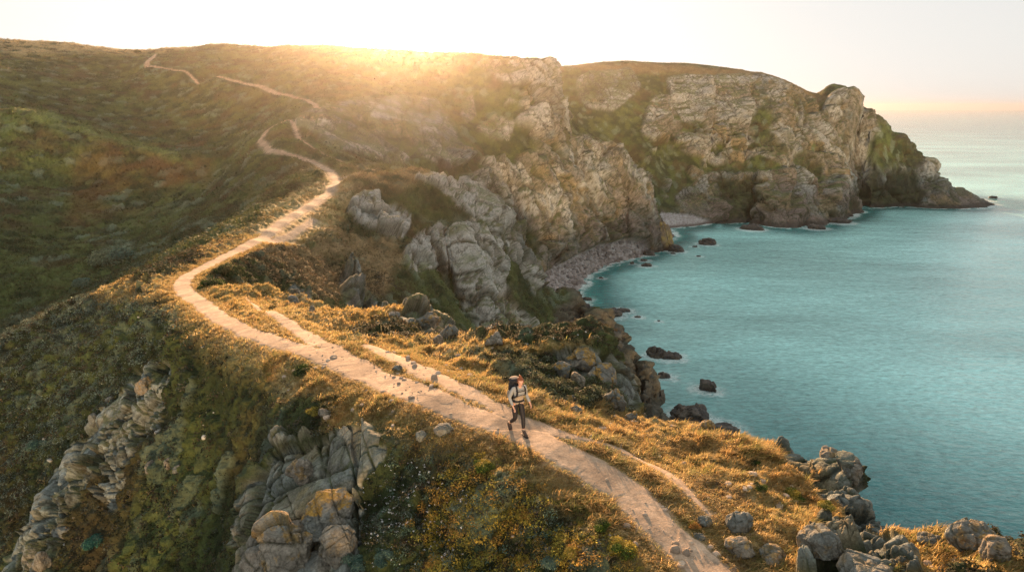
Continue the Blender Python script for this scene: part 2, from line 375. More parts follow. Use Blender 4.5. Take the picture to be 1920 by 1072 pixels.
fp = np.minimum(np.minimum(f_main, dpath2-hw2), np.minimum(f_s, np.minimum(ds1-hs1, ds2-hs2*(1+.5*en))))
is_path = fp < 0
bare = sstep(.7, 0, fp)*(.5+.5*fbm(P, .8, 3, 22))                      # trodden fringe
print('path', round(time.time()-T0, 1))

# rock outcrops: name, label, polygon in the photograph, range limits, thickness
OUT = [
 ('rock_outcrop', 'big grey-green crag in the foreground, cracked into blocks, with boulders on its lower end', [(462,1100),(458,1000),(462,950),(500,880),(535,842),(590,835),(640,850),(700,850),(735,880),(725,915),(690,925),(680,980),(690,1040),(700,1100)], 10, 21, .7),
 ('rock_outcrop', 'weathered crag with lichen at the bottom right edge, between the path and the sea cliff', [(1495,1100),(1508,1010),(1545,970),(1610,985),(1690,1030),(1740,1100)], 8, 15.5, .45),
 ('rock_outcrop', 'round-headed cracked crag capped with rusty grass, jutting over the sea on the right', [(1520,905),(1528,862),(1560,845),(1604,860),(1612,900),(1600,935),(1560,940)], 14, 24, .35),
 ('rock_outcrop', 'small crag with orange grass cap on the cliff edge, left of the round-headed crag', [(1452,850),(1478,818),(1512,830),(1526,872),(1515,905),(1480,890)], 14, 24, .25),
 ('rock_outcrop', 'dark shaded rock wall falling to the sea below the round-headed crag', [(1515,905),(1560,930),(1612,905),(1700,1010),(1650,1005),(1590,975),(1540,940)], 13, 24, .15),
 ('rock_outcrop', 'long pale rib of rock low on the shrub slope at the left bottom', [(92,1012),(86,965),(112,915),(140,902),(165,850),(205,815),(232,832),(188,885),(150,912),(122,965)], 25, 62, .8),
 ('rock_outcrop', 'pale rock running off the bottom left corner of the slope', [(28,1100),(48,1035),(84,1018),(92,1050),(80,1100)], 25, 62, .7),
 ('rock_outcrop', 'upright pale rock with a forked foot in the middle of the left slope', [(200,965),(200,922),(232,884),(247,897),(240,935),(220,970)], 20, 62, .6),
 ('rock_outcrop', 'broken grey-green rock with rusty grass at its left, upper part of the rib line', [(256,800),(262,770),(300,755),(318,770),(300,805),(275,822)], 20, 62, .6),
 ('rock_outcrop', 'small pale rock at the upper end of the rib line on the left slope', [(246,735),(258,705),(290,683),(300,700),(275,735)], 20, 62, .5),
 ('rock_outcrop', 'huge fissured granite face on the middle spur above the dark gully', [(828,470),(850,428),(880,408),(915,440),(932,480),(952,540),(985,600),(998,655),(975,650),(925,600),(880,585),(850,560),(845,520)], 75, 125, 2.4),
 ('rock_outcrop', 'jointed grey rock patch left of the huge granite face', [(750,500),(755,465),(790,440),(822,432),(836,460),(842,518),(800,512),(770,520)], 70, 125, 1.2),
 ('rock_outcrop', 'scattered rock blocks on the brown grass below the bend of the path', [(642,402),(690,375),(735,382),(765,402),(770,430),(735,455),(700,445),(665,425)], 70, 118, .9),
 ('rock_outcrop', 'pale broken rocks along the crest of the middle spur', [(778,348),(825,328),(870,338),(905,372),(912,420),(880,410),(845,395),(820,375)], 85, 125, 1.2),
 ('rock_outcrop', 'steep ribbed rock edge of the middle spur dropping to the beach', [(878,335),(910,318),(935,345),(965,410),(990,470),(1005,540),(992,545),(955,480),(925,420)], 95, 125, 1.6),
 ('rock_outcrop', 'jagged ridge of brown pinnacles with yellow lichen rising from the sea', [(1035,640),(1038,580),(1130,590),(1165,630),(1225,690),(1262,720),(1262,830),(1160,830),(1150,720),(1060,680)], 95, 150, 1.6),
 ('rock_outcrop', 'boulder-strewn crag on the crest right of the hiker, below the lichen boulder', [(1035,672),(1075,655),(1140,668),(1172,705),(1186,770),(1160,775),(1130,740),(1090,715),(1050,700)], 18, 32, .45),
 ('rock_outcrop', 'weathered grey rock side of the grassy knoll left of centre', [(720,590),(790,582),(835,600),(868,640),(820,642),(760,618)], 30, 44, .4),
]
# rock that stays part of the hills
ROCKZ = [ ([(28,1100),(78,960),(125,880),(195,790),(250,738),(296,688),(330,700),(322,790),(250,880),(185,905),(135,980),(104,1100)],24,64,.35,.62),
  # polygon, rmin, rmax, thickness, coverage
 ([(545,235),(600,208),(650,190),(740,180),(820,190),(850,240),(866,312),(835,322),(790,300),(740,300),(690,296),(640,290),(590,262)],150,330,3.0,.95),
 ([(890,118),(1005,110),(1020,130),(1056,200),(1066,255),(1045,275),(1000,262),(970,245),(965,225),(1000,200),(985,165),(930,150)],200,330,3.0,.95),
 ([(860,215),(885,180),(892,225),(870,240)],150,330,2,.9), ([(888,245),(935,218),(965,232),(960,262),(915,262)],150,330,2,.9),
 ([(1068,262),(1105,252),(1160,300),(1200,362),(1222,400),(1222,455),(1160,465),(1080,480),(1020,512),(1000,500),(1010,470),(1045,420),(1075,400),(1082,340)],200,330,2.8,.92),
 ([(1000,330),(1040,308),(1066,318),(1070,370),(1040,400),(1010,380)],200,330,2.5,.9), ([(1000,410),(1050,405),(1040,470),(1000,490)],200,330,2,.8),
 ([(1078,150),(1110,135),(1180,130),(1198,165),(1175,195),(1150,212),(1110,205),(1085,180)],330,500,3.5,.9),
 ([(1190,240),(1215,190),(1250,180),(1245,150),(1330,140),(1430,142),(1480,155),(1520,190),(1560,250),(1575,300),(1560,340),(1480,320),(1420,290),(1380,300),(1340,315),(1300,300),(1255,285),(1205,262)],330,560,4.0,.72),
 ([(1255,370),(1330,330),(1400,320),(1480,320),(1560,330),(1590,390),(1580,430),(1480,440),(1330,430),(1270,412)],330,560,4.5,.95),
 ([(1535,205),(1550,172),(1610,176),(1650,215),(1640,250),(1570,248)],400,560,3.0,.95),
 ([(1565,320),(1590,270),(1680,240),(1740,280),(1800,340),(1860,380),(1700,400),(1600,400),(1575,370)],400,600,3.5,.82),
 ([(640,520),(660,500),(700,590),(640,575)],50,90,.6,.5), ([(520,600),(545,545),(580,560),(590,590)],50,75,.6,.55),
]
GREEN = [([(1630,270),(1660,235),(1695,260),(1690,300),(1650,330),(1620,300)],400,600), ([(1400,235),(1430,195),(1445,225),(1425,260)],330,560), ([(1070,200),(1150,215),(1185,260),(1210,300),(1250,310),(1240,370),(1190,330),(1130,270)],330,500)]
label = np.zeros(P.shape[:2], np.int16)
rock = np.zeros(P.shape[:2], np.float32); thick = np.zeros(P.shape[:2], np.float32)
for k, (nm, lb, poly, r0, r1, t) in enumerate(OUT):
    m = zone(poly, r0, r1, soft=2)
    label[m > .5] = k+1
    cov = m
    rock = np.maximum(rock, sstep(.4, .6, m)); thick = np.maximum(thick, blur(blur(m, 4, 0), 4, 1)*t*.5)
big = fbm(P, 16, 4, 31); mid = fbm(P, 6, 3, 33)
for poly, r0, r1, t, cov in ROCKZ:
    m = zone(poly, r0, r1, soft=3)
    q_ = sstep(-.06, .06, cov - .55 + .9*(big*.5+mid*.5) + .05) if cov < .9 else 1.0
    mm = m*q_
    rock = np.maximum(rock, sstep(.4, .6, mm)); thick = np.maximum(thick, blur(blur(mm, 4, 0), 4, 1)*t)
tide = sstep(9, 4, P[..., 2] + 4*mid)*sstep(80, 110, Rg)
steep = sstep(.50, .60, slope + .40*mid + .35*big)*sstep(60, 100, Rg)
for poly, r0, r1 in GREEN:
    g = zone(poly, r0, r1); rock *= 1-g; thick *= 1-g; steep *= 1-g
seaward = ((U > 860) | (Rg > 220)) & (U > 560)
rock = np.maximum(rock, np.where(seaward, np.maximum(steep*.9, tide), 0))
thick = np.maximum(thick, np.where(seaward, np.maximum(steep*1.6, tide*1.6), 0))
nearR = Rg < 70
backdrop = (Rg > 21) & (Rg < 100) & (P[..., 2] < 40) & (U > 900)
rock = np.maximum(rock, backdrop*.9); thick = np.maximum(thick, backdrop*1.0)
# beaches
BE = [[(1000,500),(1030,498),(1060,482),(1100,462),(1150,452),(1200,452),(1215,470),(1200,495),(1130,540),(1095,575),(1040,585),(1000,570)], [(1225,415),(1240,398),(1300,404),(1345,420),(1330,440),(1250,450)]]
is_beach = ((inpoly(U, V, BE[0]) & (Rg > 195)) | (inpoly(U, V, BE[1]) & (Rg > 310))) & (P[..., 2] < 6.5)
rock = np.where(is_beach, .0, rock); thick = np.where(is_beach, 0, blur(blur(thick, 2, 0), 2, 1))
label[is_path] = 100; label[is_beach] = 101
rock = np.where(is_path, 0, rock)
print('zones', round(time.time()-T0, 1))

# ------------------------------------------------------------------ relief
H = np.zeros(P.shape[:2], np.float32)
groove = np.zeros_like(H)
rk = blur(blur(rock, 1, 0), 1, 1)
# ribs and gullies on the big cliffs
Q = P.copy(); 
def sub(mask, fn, amp, dst, keepg=None):
    global groove
    idx = np.nonzero(mask.ravel())[0]
    if len(idx) == 0: return
    r_, g_ = fn(P.reshape(-1, 3)[idx])
    a_ = amp.ravel()[idx] if hasattr(amp, 'ravel') else amp
    dst.reshape(-1)[idx] += r_*a_
    if keepg is not None:
        G = groove.reshape(-1); G[idx] = np.maximum(G[idx], g_*keepg)
H += thick*(.75 + .25*fbm(P, 9, 2, 40))
rib = fbm(P, 24, 4, 43, .5, .22, True); rib2 = fbm(P, 9, 3, 44, .5, .3, True)
var = sstep(-.35, .3, fbm(P, 5, 3, 46))                      # where the rock is broken up, and where it is slab
H += rk*sstep(110, 160, Rg)*(rib*5.5 + rib2*1.6)
H += rk*sstep(60, 80, Rg)*sstep(160, 130, Rg)*(rib2*1.3)
m_ = (rk > .3) & (Rg > 130); t1, t2, t3 = np.percentile(rib[m_], [8, 26, 45])
gully = sstep(t2, t1, rib)*sstep(110, 160, Rg); groove = np.maximum(groove, sstep(t3, t1, rib + .1*mid)*sstep(130, 180, Rg)*.85)
H -= rk*gully*3.5
sub((rk > .02) & (Rg > 150), lambda p: blocks(p, 15, 1, (1, 1, 2.4)), rk*2.4, H, .2)
sub((rk > .02) & (Rg > 130), lambda p: blocks(p, 5.5, 2, (1, 1, 1.9)), rk*1.7*(.5+.5*var), H, 1.0)
sub((rk > .02) & (Rg > 60), lambda p: blocks(p, 2.4, 3, (1, 1, 1.7)), rk*.85*(.3+.7*var), H, .9)
sub((rk > .02) & (Rg > 60) & (Rg < 130), lambda p: blocks(p, 7, 9, (1, 1, 2.0)), rk*1.3, H, .6)
sub((rk > .02) & (Rg > 21) & (Rg < 200), lambda p: blocks(p, 1.0, 4, (1, 1, 1.5)), rk*.24*(.2+.8*var), H, .6)
sub((rk > .02) & (Rg > 21) & (Rg <= 70), lambda p: blocks(p, 3.2, 8, (1, 1, 1.5)), rk*.6, H, .6)
sub((rk > .02) & (Rg <= 40), lambda p: blocks(p, 1.7, 5, (1, 1, 1.3)), rk*.5, H, 1.0)
sub((rk > .02) & (Rg <= 40), lambda p: blocks(p, .7, 6, (1, 1, 1.5)), rk*.24*(.35+.65*var), H, .9)
sub((rk > .02) & (Rg <= 40), lambda p: blocks(p, .36, 10, (1, 1, 1.3)), rk*.10*(.1+.9*var), H, .5)
sub((rk > .02) & (Rg <= 40), lambda p: blocks(p, .22, 7), rk*.04*(.2+.8*var), H, .3)
H += rk*fbm(P, 2.2, 5, 41, .55)*np.clip(Rg/90, .10, 1.0)
pinm = (Rg > 90) & (Rg < 152) & (U > 1000) & (rk > .02)
sub(pinm, lambda p: blocks(p, 4.2, 11, (1, 1, 3.2)), rk*1.2, H, 1.0)
sub(pinm, lambda p: blocks(p, 1.5, 12, (1, 1, 2.6)), rk*.55, H, .9)
H -= np.where(pinm, rk*(.6 + .6*thick), 0)
topd = 1-.8*sstep(.5, .8, N0[..., 2])*sstep(100, 150, Rg)
H *= topd
H *= np.where(Rg < 25, .8, 1)
print('rock relief', round(time.time()-T0, 1))

veg = (1-rk)*(1-(label == 101))
# large folds in the hillsides
fold = fbm(P*np.array([1, .6, 1], np.float32), 26, 4, 50)
H += veg*fold*1.5*sstep(70, 180, Rg)*sstep(0, 6, dpath)
# shrub mounds
grassy = np.zeros_like(H)
GOLD = [([(855,672),(900,690),(960,738),(1060,775),(1200,782),(1290,780),(1460,822),(1620,940),(1700,1015),(1900,1040),(1940,1100),(1300,1100),(1180,960),(960,840),(860,760),(780,700)],9,40),
        ([(380,545),(500,540),(600,575),(650,580),(760,582),(820,596),(780,610),(700,612),(640,630),(660,645),(860,640),(1040,655),(1110,650),(1060,672),(960,672),(880,668),(850,700),(700,690),(560,650),(420,590)],20,60),
        ([(150,545),(320,515),(345,560),(420,620),(520,670),(640,720),(780,790),(860,830),(980,860),(1090,930),(1260,1072),(1200,1072),(1060,960),(940,890),(850,880),(760,850),(700,850),(600,835),(480,760),(400,690),(360,640),(300,580),(220,575)],10,90),
        ([(330,535),(390,470),(560,360),(610,330),(660,340),(660,400),(600,440),(500,470),(450,480),(420,520)],45,120)]
for k, (poly, r0, r1) in enumerate(GOLD):
    g = zone(poly, r0, r1, soft=4)
    if k == 2: g *= sstep(-.35, .15, fbm(P, 2.6, 4, 61) + .05)
    grassy = np.maximum(grassy, g*(.85 if k != 3 else .55))
edge_gold = sstep(1.4, .15, fp)*sstep(150, 60, Rg)
grassy = np.maximum(grassy, edge_gold*.9)
grassy *= 1-rk
def bumps(mask, scale, amp, seed, sharp=1.0):
    idx = np.nonzero(mask.ravel())[0]
    p = P.reshape(-1, 3)[idx]; p = p + scale*.35*np.stack([fbm(p, scale*.9, 2, seed+1), fbm(p, scale*.9, 2, seed+2), 0*p[:, 0]], -1)
    F1, F2, ID, O = worley(p, scale, seed, dims=2)
    hgt = np.clip(1-(F1*1.15)**2, 0, 1)*(.55+.45*_val[ID])
    H.reshape(-1)[idx] += (hgt*amp.ravel()[idx]).astype(np.float32)
    out = np.zeros(H.size, np.float32); out[idx] = hgt; o2 = np.zeros(H.size, np.float32); o2[idx] = _val[_perm[ID+55]]
    return out.reshape(H.shape), o2.reshape(H.shape)
shrub_w = veg*(1-grassy)*sstep(.2, 1.6, fp)
b1, id1 = bumps((shrub_w > .02) & (Rg < 110), 1.15, shrub_w*.55, 70)
b2, id2 = bumps((shrub_w > .02) & (Rg < 60), .45, shrub_w*.18, 73)
b3, id3 = bumps((shrub_w > .02) & (Rg > 90), 3.0, shrub_w*.9*sstep(90, 120, Rg)*sstep(380, 260, Rg), 76)
b4, id4 = bumps((shrub_w > .02) & (Rg > 70) & (Rg < 300), 1.4, shrub_w*.4, 77)
b5, id5 = bumps((grassy > .02) & (Rg < 80), .38, grassy*.10*sstep(0, 1.2, fp), 79)
b6, id6 = bumps((grassy > .02) & (Rg < 80), 1.3, grassy*.14*sstep(0, 1.8, fp), 83)
H += veg*fbm(P, .6, 4, 81, .6)*np.clip(Rg/60, .12, .6)*sstep(-.15, 1.5, fp)
# path: trodden hollow with a ragged lip
lip = sstep(.22, -.12, fp)
scale_lip = sstep(160, 60, Rg)
H += sstep(.3, -.1, fp)*.06*scale_lip
pm = (fp < .3)
H += pm*(fbm(P, .35, 4, 84, .42)*.005 + fbm(P, 1.6, 3, 85)*.02)*sstep(0, 10, 80-Rg)
led = fbm(P*np.array([1, 1, 0], np.float32), 1.9, 3, 86)
H += pm*sstep(-.03, .04, led)*.012*sstep(60, 30, Rg)
H = np.where(is_beach, fbm(P, 1.6, 4, 88, .6)*.4, H)
P2 = P + N0*H[..., None]*np.array([1, 1, 1], np.float32)
# the path itself moves straight up and down
P2 = np.where(is_path[..., None], P + np.stack([0*H, 0*H, H], -1), P2)
print('relief', round(time.time()-T0, 1))

# ------------------------------------------------------------------ own colour of the ground
def c3(*a): return np.array(a, np.float32)
def mixc(A_, B_, t): return A_*(1-t[..., None]) + B_*t[..., None]
one = np.ones(P.shape, np.float32)
n1 = fbm(P, 14, 4, 90); n2 = fbm(P, 3.5, 4, 91); n3 = fbm(P, .9, 4, 92); n4 = fbm(P, .25, 3, 93)
dark_olive, olive, sage = c3(.032, .046, .017), c3(.084, .108, .034), c3(.135, .175, .115)
brown, rust = c3(.085, .055, .030), c3(.150, .062, .024)
gold, straw, orange = c3(.42, .31, .12), c3(.46, .37, .20), c3(.42, .23, .08)
col = mixc(one*dark_olive, one*olive, sstep(-.35, .4, n2 + .5*n1))
col = mixc(col, one*brown, sstep(.0, .35, fbm(P, 7, 4, 94))*.5)
idn = np.where(Rg < 100, id1, id3)
top = np.where(Rg < 100, b1, b3)
col = mixc(col, one*sage, sstep(.15, .6, idn)*sstep(.25, .7, top)*.75)
col = mixc(col, one*olive*1.2, sstep(.1, .5, -idn)*sstep(.3, .8, top)*.5)
# the rust-brown bracken on the far hillside and lighter grass strips
zb = zone([(0,240),(150,260),(340,330),(420,400),(390,280),(560,150),(420,120),(300,150),(230,240)], 150, 420, soft=8)
col = mixc(col, one*rust*.75, zb*sstep(-.1, .4, n1+.3*n2)*.25)
zb2 = zone([(140,300),(240,250),(400,270),(420,290),(390,320),(330,350),(260,400),(120,420)], 120, 420, soft=8)
col = mixc(col, one*rust, zb2*sstep(-.3, .3, n1+.3*n2)*.45)
for pl, c_, a in [([(20,215),(60,205),(210,255),(360,300),(350,312),(200,275),(60,232)], olive*1.7, .8), ([(200,165),(350,225),(345,232),(200,178)], olive*1.6, .6),
                  ([(-20,60),(260,90),(400,84),(260,104),(0,100)], straw*.8, .8), ([(0,98),(100,104),(140,118),(60,112)], gold*.7, .6), ([(0,210),(70,225),(0,260)], c3(.09,.14,.03), .7),
                  ([(170,490),(230,455),(262,462),(245,482),(200,505)], sage*1.25, .8), ([(640,180),(740,100),(820,110),(780,180)], olive, .4)]:
    zz = zone(pl, 40, 600, soft=4); col = mixc(col, one*c_, zz*a*sstep(-.5, .2, n2))
# brown turf on the middle spur
zt = zone([(480,470),(620,330),(780,325),(820,350),(640,380),(780,440),(720,560),(600,560),(500,500)], 48, 125, soft=6)
col = mixc(col, one*c3(.30, .21, .11), zt*sstep(-.45, .25, n2+.4*n1)*.8)
zt = zone([(1040,120),(1500,130),(1545,178),(1600,178),(1520,190),(1400,150),(1100,135)], 300, 600, soft=3)
col = mixc(col, one*c3(.22, .15, .07), zt*.7)
g_ = mixc(mixc(one*gold, one*straw, sstep(-.3, .4, n2)), one*orange, sstep(.05, .4, fbm(P, 1.7, 3, 95))*.7)
g_ = mixc(g_, one*olive*1.3, sstep(.1, .45, n3+.3*n2)*.6)
col = mixc(col, g_, np.clip(grassy*1.15, 0, 1))
dirt = mixc(one*c3(.46, .34, .235), one*c3(.33, .245, .17), sstep(-.35, .35, n3+.5*n2))
dirt = mixc(dirt, one*c3(.24, .19, .14), sstep(.12, .4, fbm(P, .5, 4, 150))*.5)
col = mixc(col, dirt*.9, np.clip(bare*1.2, 0, 1)*(1-rk)*sstep(1.1, .2, fp))
zr = zone([(1260,930),(1330,900),(1420,950),(1480,1072),(1360,1072)], 9, 16, soft=5)
col = mixc(col, dirt*.8, zr*sstep(-.2, .2, n3)*.8)
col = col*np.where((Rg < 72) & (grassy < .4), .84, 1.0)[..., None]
# rock colours
warm, shade_teal, pink = c3(.190, .178, .145), c3(.150, .170, .155), c3(.20, .15, .125)
rc = mixc(one*shade_teal, one*warm, sstep(-.25, .3, n2+.5*n1 + .5*sstep(40, 120, Rg)-.15))  # teal cast of shaded rock is mixed into the colour
rc = mixc(rc, one*pink, sstep(30, 8, P[..., 2])*sstep(150, 200, Rg)*sstep(-.2, .3, n1)*.8)
rc *= (1+.35*n3[..., None])*(1+.25*n4[..., None])
rc *= np.where((Rg > 24) & (Rg < 62) & (U < 345), 1.45, 1.0)[..., None]
lichen = sstep(.12, .35, fbm(P, 1.3 , 4, 96)*np.where(Rg > 60, 0, 1) + fbm(P, 9, 4, 97)*np.where(Rg > 60, 1, 0))
rc = mixc(rc, one*c3(.30, .20, .05), lichen*.35*np.where((Rg > 90) & (Rg < 152) & (U > 1000), .4, 1))
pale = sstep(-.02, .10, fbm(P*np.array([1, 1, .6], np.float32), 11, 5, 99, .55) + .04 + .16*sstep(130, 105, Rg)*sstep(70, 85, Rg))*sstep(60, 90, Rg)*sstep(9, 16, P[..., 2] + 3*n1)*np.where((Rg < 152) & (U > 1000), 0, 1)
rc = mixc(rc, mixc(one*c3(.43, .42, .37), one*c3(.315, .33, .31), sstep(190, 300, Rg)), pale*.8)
rc = mixc(rc, one*c3(.36, .38, .33), sstep(.15, .4, fbm(P, .7, 4, 98)*sstep(90, 40, Rg))*.45)
N1 = normals(P2)
flat = sstep(.58, .8, N1[..., 2])
rc = mixc(rc, np.minimum(col, one*c3(.06, .065, .035)), np.clip(groove*1.35, 0, 1)*.92)
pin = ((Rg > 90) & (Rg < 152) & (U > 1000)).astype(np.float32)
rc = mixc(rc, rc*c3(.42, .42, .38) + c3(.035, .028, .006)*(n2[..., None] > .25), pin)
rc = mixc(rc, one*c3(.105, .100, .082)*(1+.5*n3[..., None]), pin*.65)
rc = mixc(rc, mixc(col, one*olive*1.3, np.full(col.shape[:2], .5, np.float32)), flat*sstep(-.1, .25, n2+.2)*sstep(3, 10, P[..., 2])*np.where(Rg < 30, .25, .75)*np.where(pinm, .25, 1))
wet = sstep(3.2, 1.2, P2[..., 2] + .8*n3)
rc = mixc(rc, one*c3(.055, .048, .040), wet*.9)
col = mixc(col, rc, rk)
beachc = mixc(one*c3(.30, .27, .25), one*c3(.40, .385, .365), sstep(-.2, .3, n3)) ; beachc = mixc(beachc, one*c3(.13, .105, .09), sstep(1.6, .3, P2[..., 2]))
col = mixc(col, beachc, is_beach.astype(np.float32))
col = mixc(col, dirt*np.where(Rg > 60, .95, 1)[..., None], is_path.astype(np.float32))
col *= (1 + .18*n4[..., None])*np.where(is_path, 1.0, 1.0)[..., None]
col = np.clip(col, .01, .8)
print('colour', round(time.time()-T0, 1))

# ------------------------------------------------------------------ building meshes
SC = bpy.context.scene
COL = SC.collection
def tag(o, label=None, cat=None, group=None, kind=None):
    if label: o['label'] = label
    if cat: o['category'] = cat
    if group: o['group'] = group
    if kind: o['kind'] = kind
    return o
def mesh_np(name, verts, faces, mat, parent=None, smooth=True, attrs=None):
    """faces: (n, k) int array"""
    me = bpy.data.meshes.new(name)
    nv, nf, k = len(verts), len(faces), faces.shape[1]
    me.vertices.add(nv); me.vertices.foreach_set('co', np.ascontiguousarray(verts, np.float32).ravel())
    me.loops.add(nf*k); me.polygons.add(nf)
    me.loops.foreach_set('vertex_index', np.ascontiguousarray(faces, np.int32).ravel())
    me.polygons.foreach_set('loop_start', np.arange(0, nf*k, k, dtype=np.int32))
    me.update(calc_edges=True)
    me.polygons.foreach_set('use_smooth', np.full(nf, smooth))
    for nm, a in (attrs or {}).items():
        if a.ndim == 2:
            at = me.attributes.new(nm, 'FLOAT_COLOR', 'POINT'); at.data.foreach_set('color', np.concatenate([a, np.ones((nv, 1))], 1).astype(np.float32).ravel())
        else:
            at = me.attributes.new(nm, 'FLOAT', 'POINT'); at.data.foreach_set('value', a.astype(np.float32).ravel())
    me.materials.append(mat)
    o = bpy.data.objects.new(name, me); COL.objects.link(o)
    if parent: o.parent = parent
    return o

# ------------------------------------------------------------------ materials
def mat(name):
    m = bpy.data.materials.new(name); m.use_nodes = True
    nt = m.node_tree; nt.nodes.clear()
    out = nt.nodes.new('ShaderNodeOutputMaterial'); b = nt.nodes.new('ShaderNodeBsdfPrincipled')
    nt.links.new(b.outputs[0], out.inputs[0])
    return m, nt, b, out
def nd(nt, t, **kw):
    n = nt.nodes.new('ShaderNode'+t)
    for k, v in kw.items(): setattr(n, k, v)
    return n
def inp(n, **kw):
    for k, v in kw.items(): n.inputs[k.replace('_', ' ')].default_value = v
    return n
def attr_mat(name, rough=.95, fine=((6, .35), (1.3, .25)), bump=((9, .05), (2.2, .12)), cracks=None, spec=.2):
    """own colour from the 'col' attribute, broken up by procedural noise in object space, with relief"""
    m, nt, b, out = mat(name); lk = nt.links.new
    at = nd(nt, 'Attribute', attribute_name='col'); tc = nd(nt, 'TexCoord')
    c = at.outputs['Color']
    for sc_, amt in fine:
        n = inp(nd(nt, 'TexNoise'), Scale=sc_, Detail=5., Roughness=.65); lk(tc.outputs['Object'], n.inputs['Vector'])
        r = nd(nt, 'MapRange'); inp(r, From_Min=.3, From_Max=.7, To_Min=1-amt, To_Max=1+amt); lk(n.outputs[0], r.inputs['Value'])
        mx = nd(nt, 'MixRGB', blend_type='MULTIPLY'); mx.inputs[0].default_value = 1; lk(c, mx.inputs[1]); lk(r.outputs[0], mx.inputs[2]); c = mx.outputs[0]
    prev = None
    for sc_, d in bump:
        n = inp(nd(nt, 'TexNoise'), Scale=sc_, Detail=6., Roughness=.65); lk(tc.outputs['Object'], n.inputs['Vector'])
        bp = inp(nd(nt, 'Bump'), Strength=1., Distance=d); lk(n.outputs[0], bp.inputs['Height'])
        if prev: lk(prev, bp.inputs['Normal'])
        prev = bp.outputs[0]
    if cracks:
        # joints: thin dark lines filled with moss and shadowless soil, only where there is rock
        ar = nd(nt, 'Attribute', attribute_name='rock')
        for cs, cw, dark, zs in cracks:
            wn = inp(nd(nt, 'TexNoise'), Scale=cs*1.1, Detail=4., Roughness=.6); lk(tc.outputs['Object'], wn.inputs['Vector'])
            ad = nd(nt, 'VectorMath', operation='MULTIPLY_ADD'); ad.inputs[1].default_value = (1.1/cs,)*3; lk(wn.outputs['Color'], ad.inputs[0]); lk(tc.outputs['Object'], ad.inputs[2])
            mp = nd(nt, 'Mapping'); mp.inputs['Scale'].default_value = (1, 1, zs); mp.inputs['Rotation'].default_value = (R(12), R(-9), R(25)); lk(ad.outputs[0], mp.inputs[0])
            vo = nd(nt, 'TexVoronoi', feature='DISTANCE_TO_EDGE'); inp(vo, Scale=cs, Randomness=1.0); lk(mp.outputs[0], vo.inputs['Vector'])
            r = inp(nd(nt, 'MapRange'), From_Min=0., From_Max=cw, To_Min=1., To_Max=0.); lk(vo.outputs['Distance'], r.inputs['Value'])
            bn = inp(nd(nt, 'TexNoise'), Scale=cs*.8, Detail=2.); lk(tc.outputs['Object'], bn.inputs['Vector'])
            br = inp(nd(nt, 'MapRange'), From_Min=.38, From_Max=.6); lk(bn.outputs[0], br.inputs['Value'])
            m1 = nd(nt, 'Math', operation='MULTIPLY'); lk(r.outputs[0], m1.inputs[0]); lk(br.outputs[0], m1.inputs[1])
            m2 = nd(nt, 'Math', operation='MULTIPLY'); lk(m1.outputs[0], m2.inputs[0]); lk(ar.outputs['Fac'], m2.inputs[1])
            m3 = nd(nt, 'Math', operation='MULTIPLY'); lk(m2.outputs[0], m3.inputs[0]); m3.inputs[1].default_value = dark
            mx = nd(nt, 'MixRGB'); lk(m3.outputs[0], mx.inputs[0]); lk(c, mx.inputs[1]); mx.inputs[2].default_value = (.035, .034, .022, 1); c = mx.outputs[0]
    lk(c, b.inputs['Base Color']); lk(prev, b.inputs['Normal'])
    inp(b, Roughness=rough); b.inputs['Specular IOR Level'].default_value = spec
    return m
M_ground = attr_mat('heath_and_rock', cracks=((.16, .045, .85, .55), (.5, .05, .8, .6)), fine=((7, .35), (1.1, .22), (.25, .2)), bump=((7, .10), (1.6, .25)))
M_rock = attr_mat('granite', rough=.9, cracks=((.45, .035, .8, .6), (1.3, .035, .6, .7)), fine=((18, .3), (3.5, .28)), bump=((22, .03), (5, .07), (1.5, .1)))
M_path = attr_mat('trodden_earth', fine=((22, .25), (5, .2), (1.1, .16)), bump=((26, .006), (6, .012), (1.4, .02)))
M_beach = attr_mat('shingle', fine=((3, .4), (.8, .3)), bump=((2.2, .3), (.8, .3)))

rkf = np.clip(rk, 0, 1).ravel(); Pf = P2.reshape(-1, 3); colf = col.reshape(-1, 3); labf = label.ravel()
gi = np.arange(NT*NR, dtype=np.int32).reshape(NT, NR)
FA = np.stack([gi[:-1, :-1], gi[:-1, 1:], gi[1:, 1:], gi[1:, :-1]], -1).reshape(-1, 4)
zc = Pf[FA, 2].max(1); FA = FA[zc > -4.0]
fl = labf[FA[:, 0]]
def take(fsel, name, m, scale_origin=True):
    f = FA[fsel]; used, inv = np.unique(f, return_inverse=True)
    v = Pf[used]; o0 = v.mean(0); 
    o = mesh_np(name, v - o0, inv.reshape(-1, 4), m, attrs={'col': colf[used], 'rock': rkf[used]})
    o.location = tuple(float(a) for a in o0)
    return o
hills = tag(take(fl == 0, 'hills', M_ground), kind='structure')
path_o = tag(take(fl == 100, 'path', M_path), kind='structure')
beach_o = tag(take(fl == 101, 'beach', M_beach), kind='structure')
for k, (nm, lb, poly, r0, r1, t) in enumerate(OUT):
    s_ = fl == k+1
    if s_.sum() < 30: print('EMPTY', lb); continue
    tag(take(s_, nm, M_rock), lb, 'rock outcrop', 'rock outcrops on the ridge and spurs')
print('ground built', round(time.time()-T0, 1), len(FA))

# ------------------------------------------------------------------ the sea
sea_r = np.concatenate([np.exp(np.linspace(math.log(60), math.log(700), 520)), np.exp(np.linspace(math.log(705), math.log(14000), 130))])
sea_t = np.linspace(R(-60), R(60), 700)
ST, SR = np.meshgrid(sea_t, sea_r, indexing='ij')
SP_ = np.stack([np.sin(ST)*SR, np.cos(ST)*SR, 0*SR], -1).astype(np.float32)
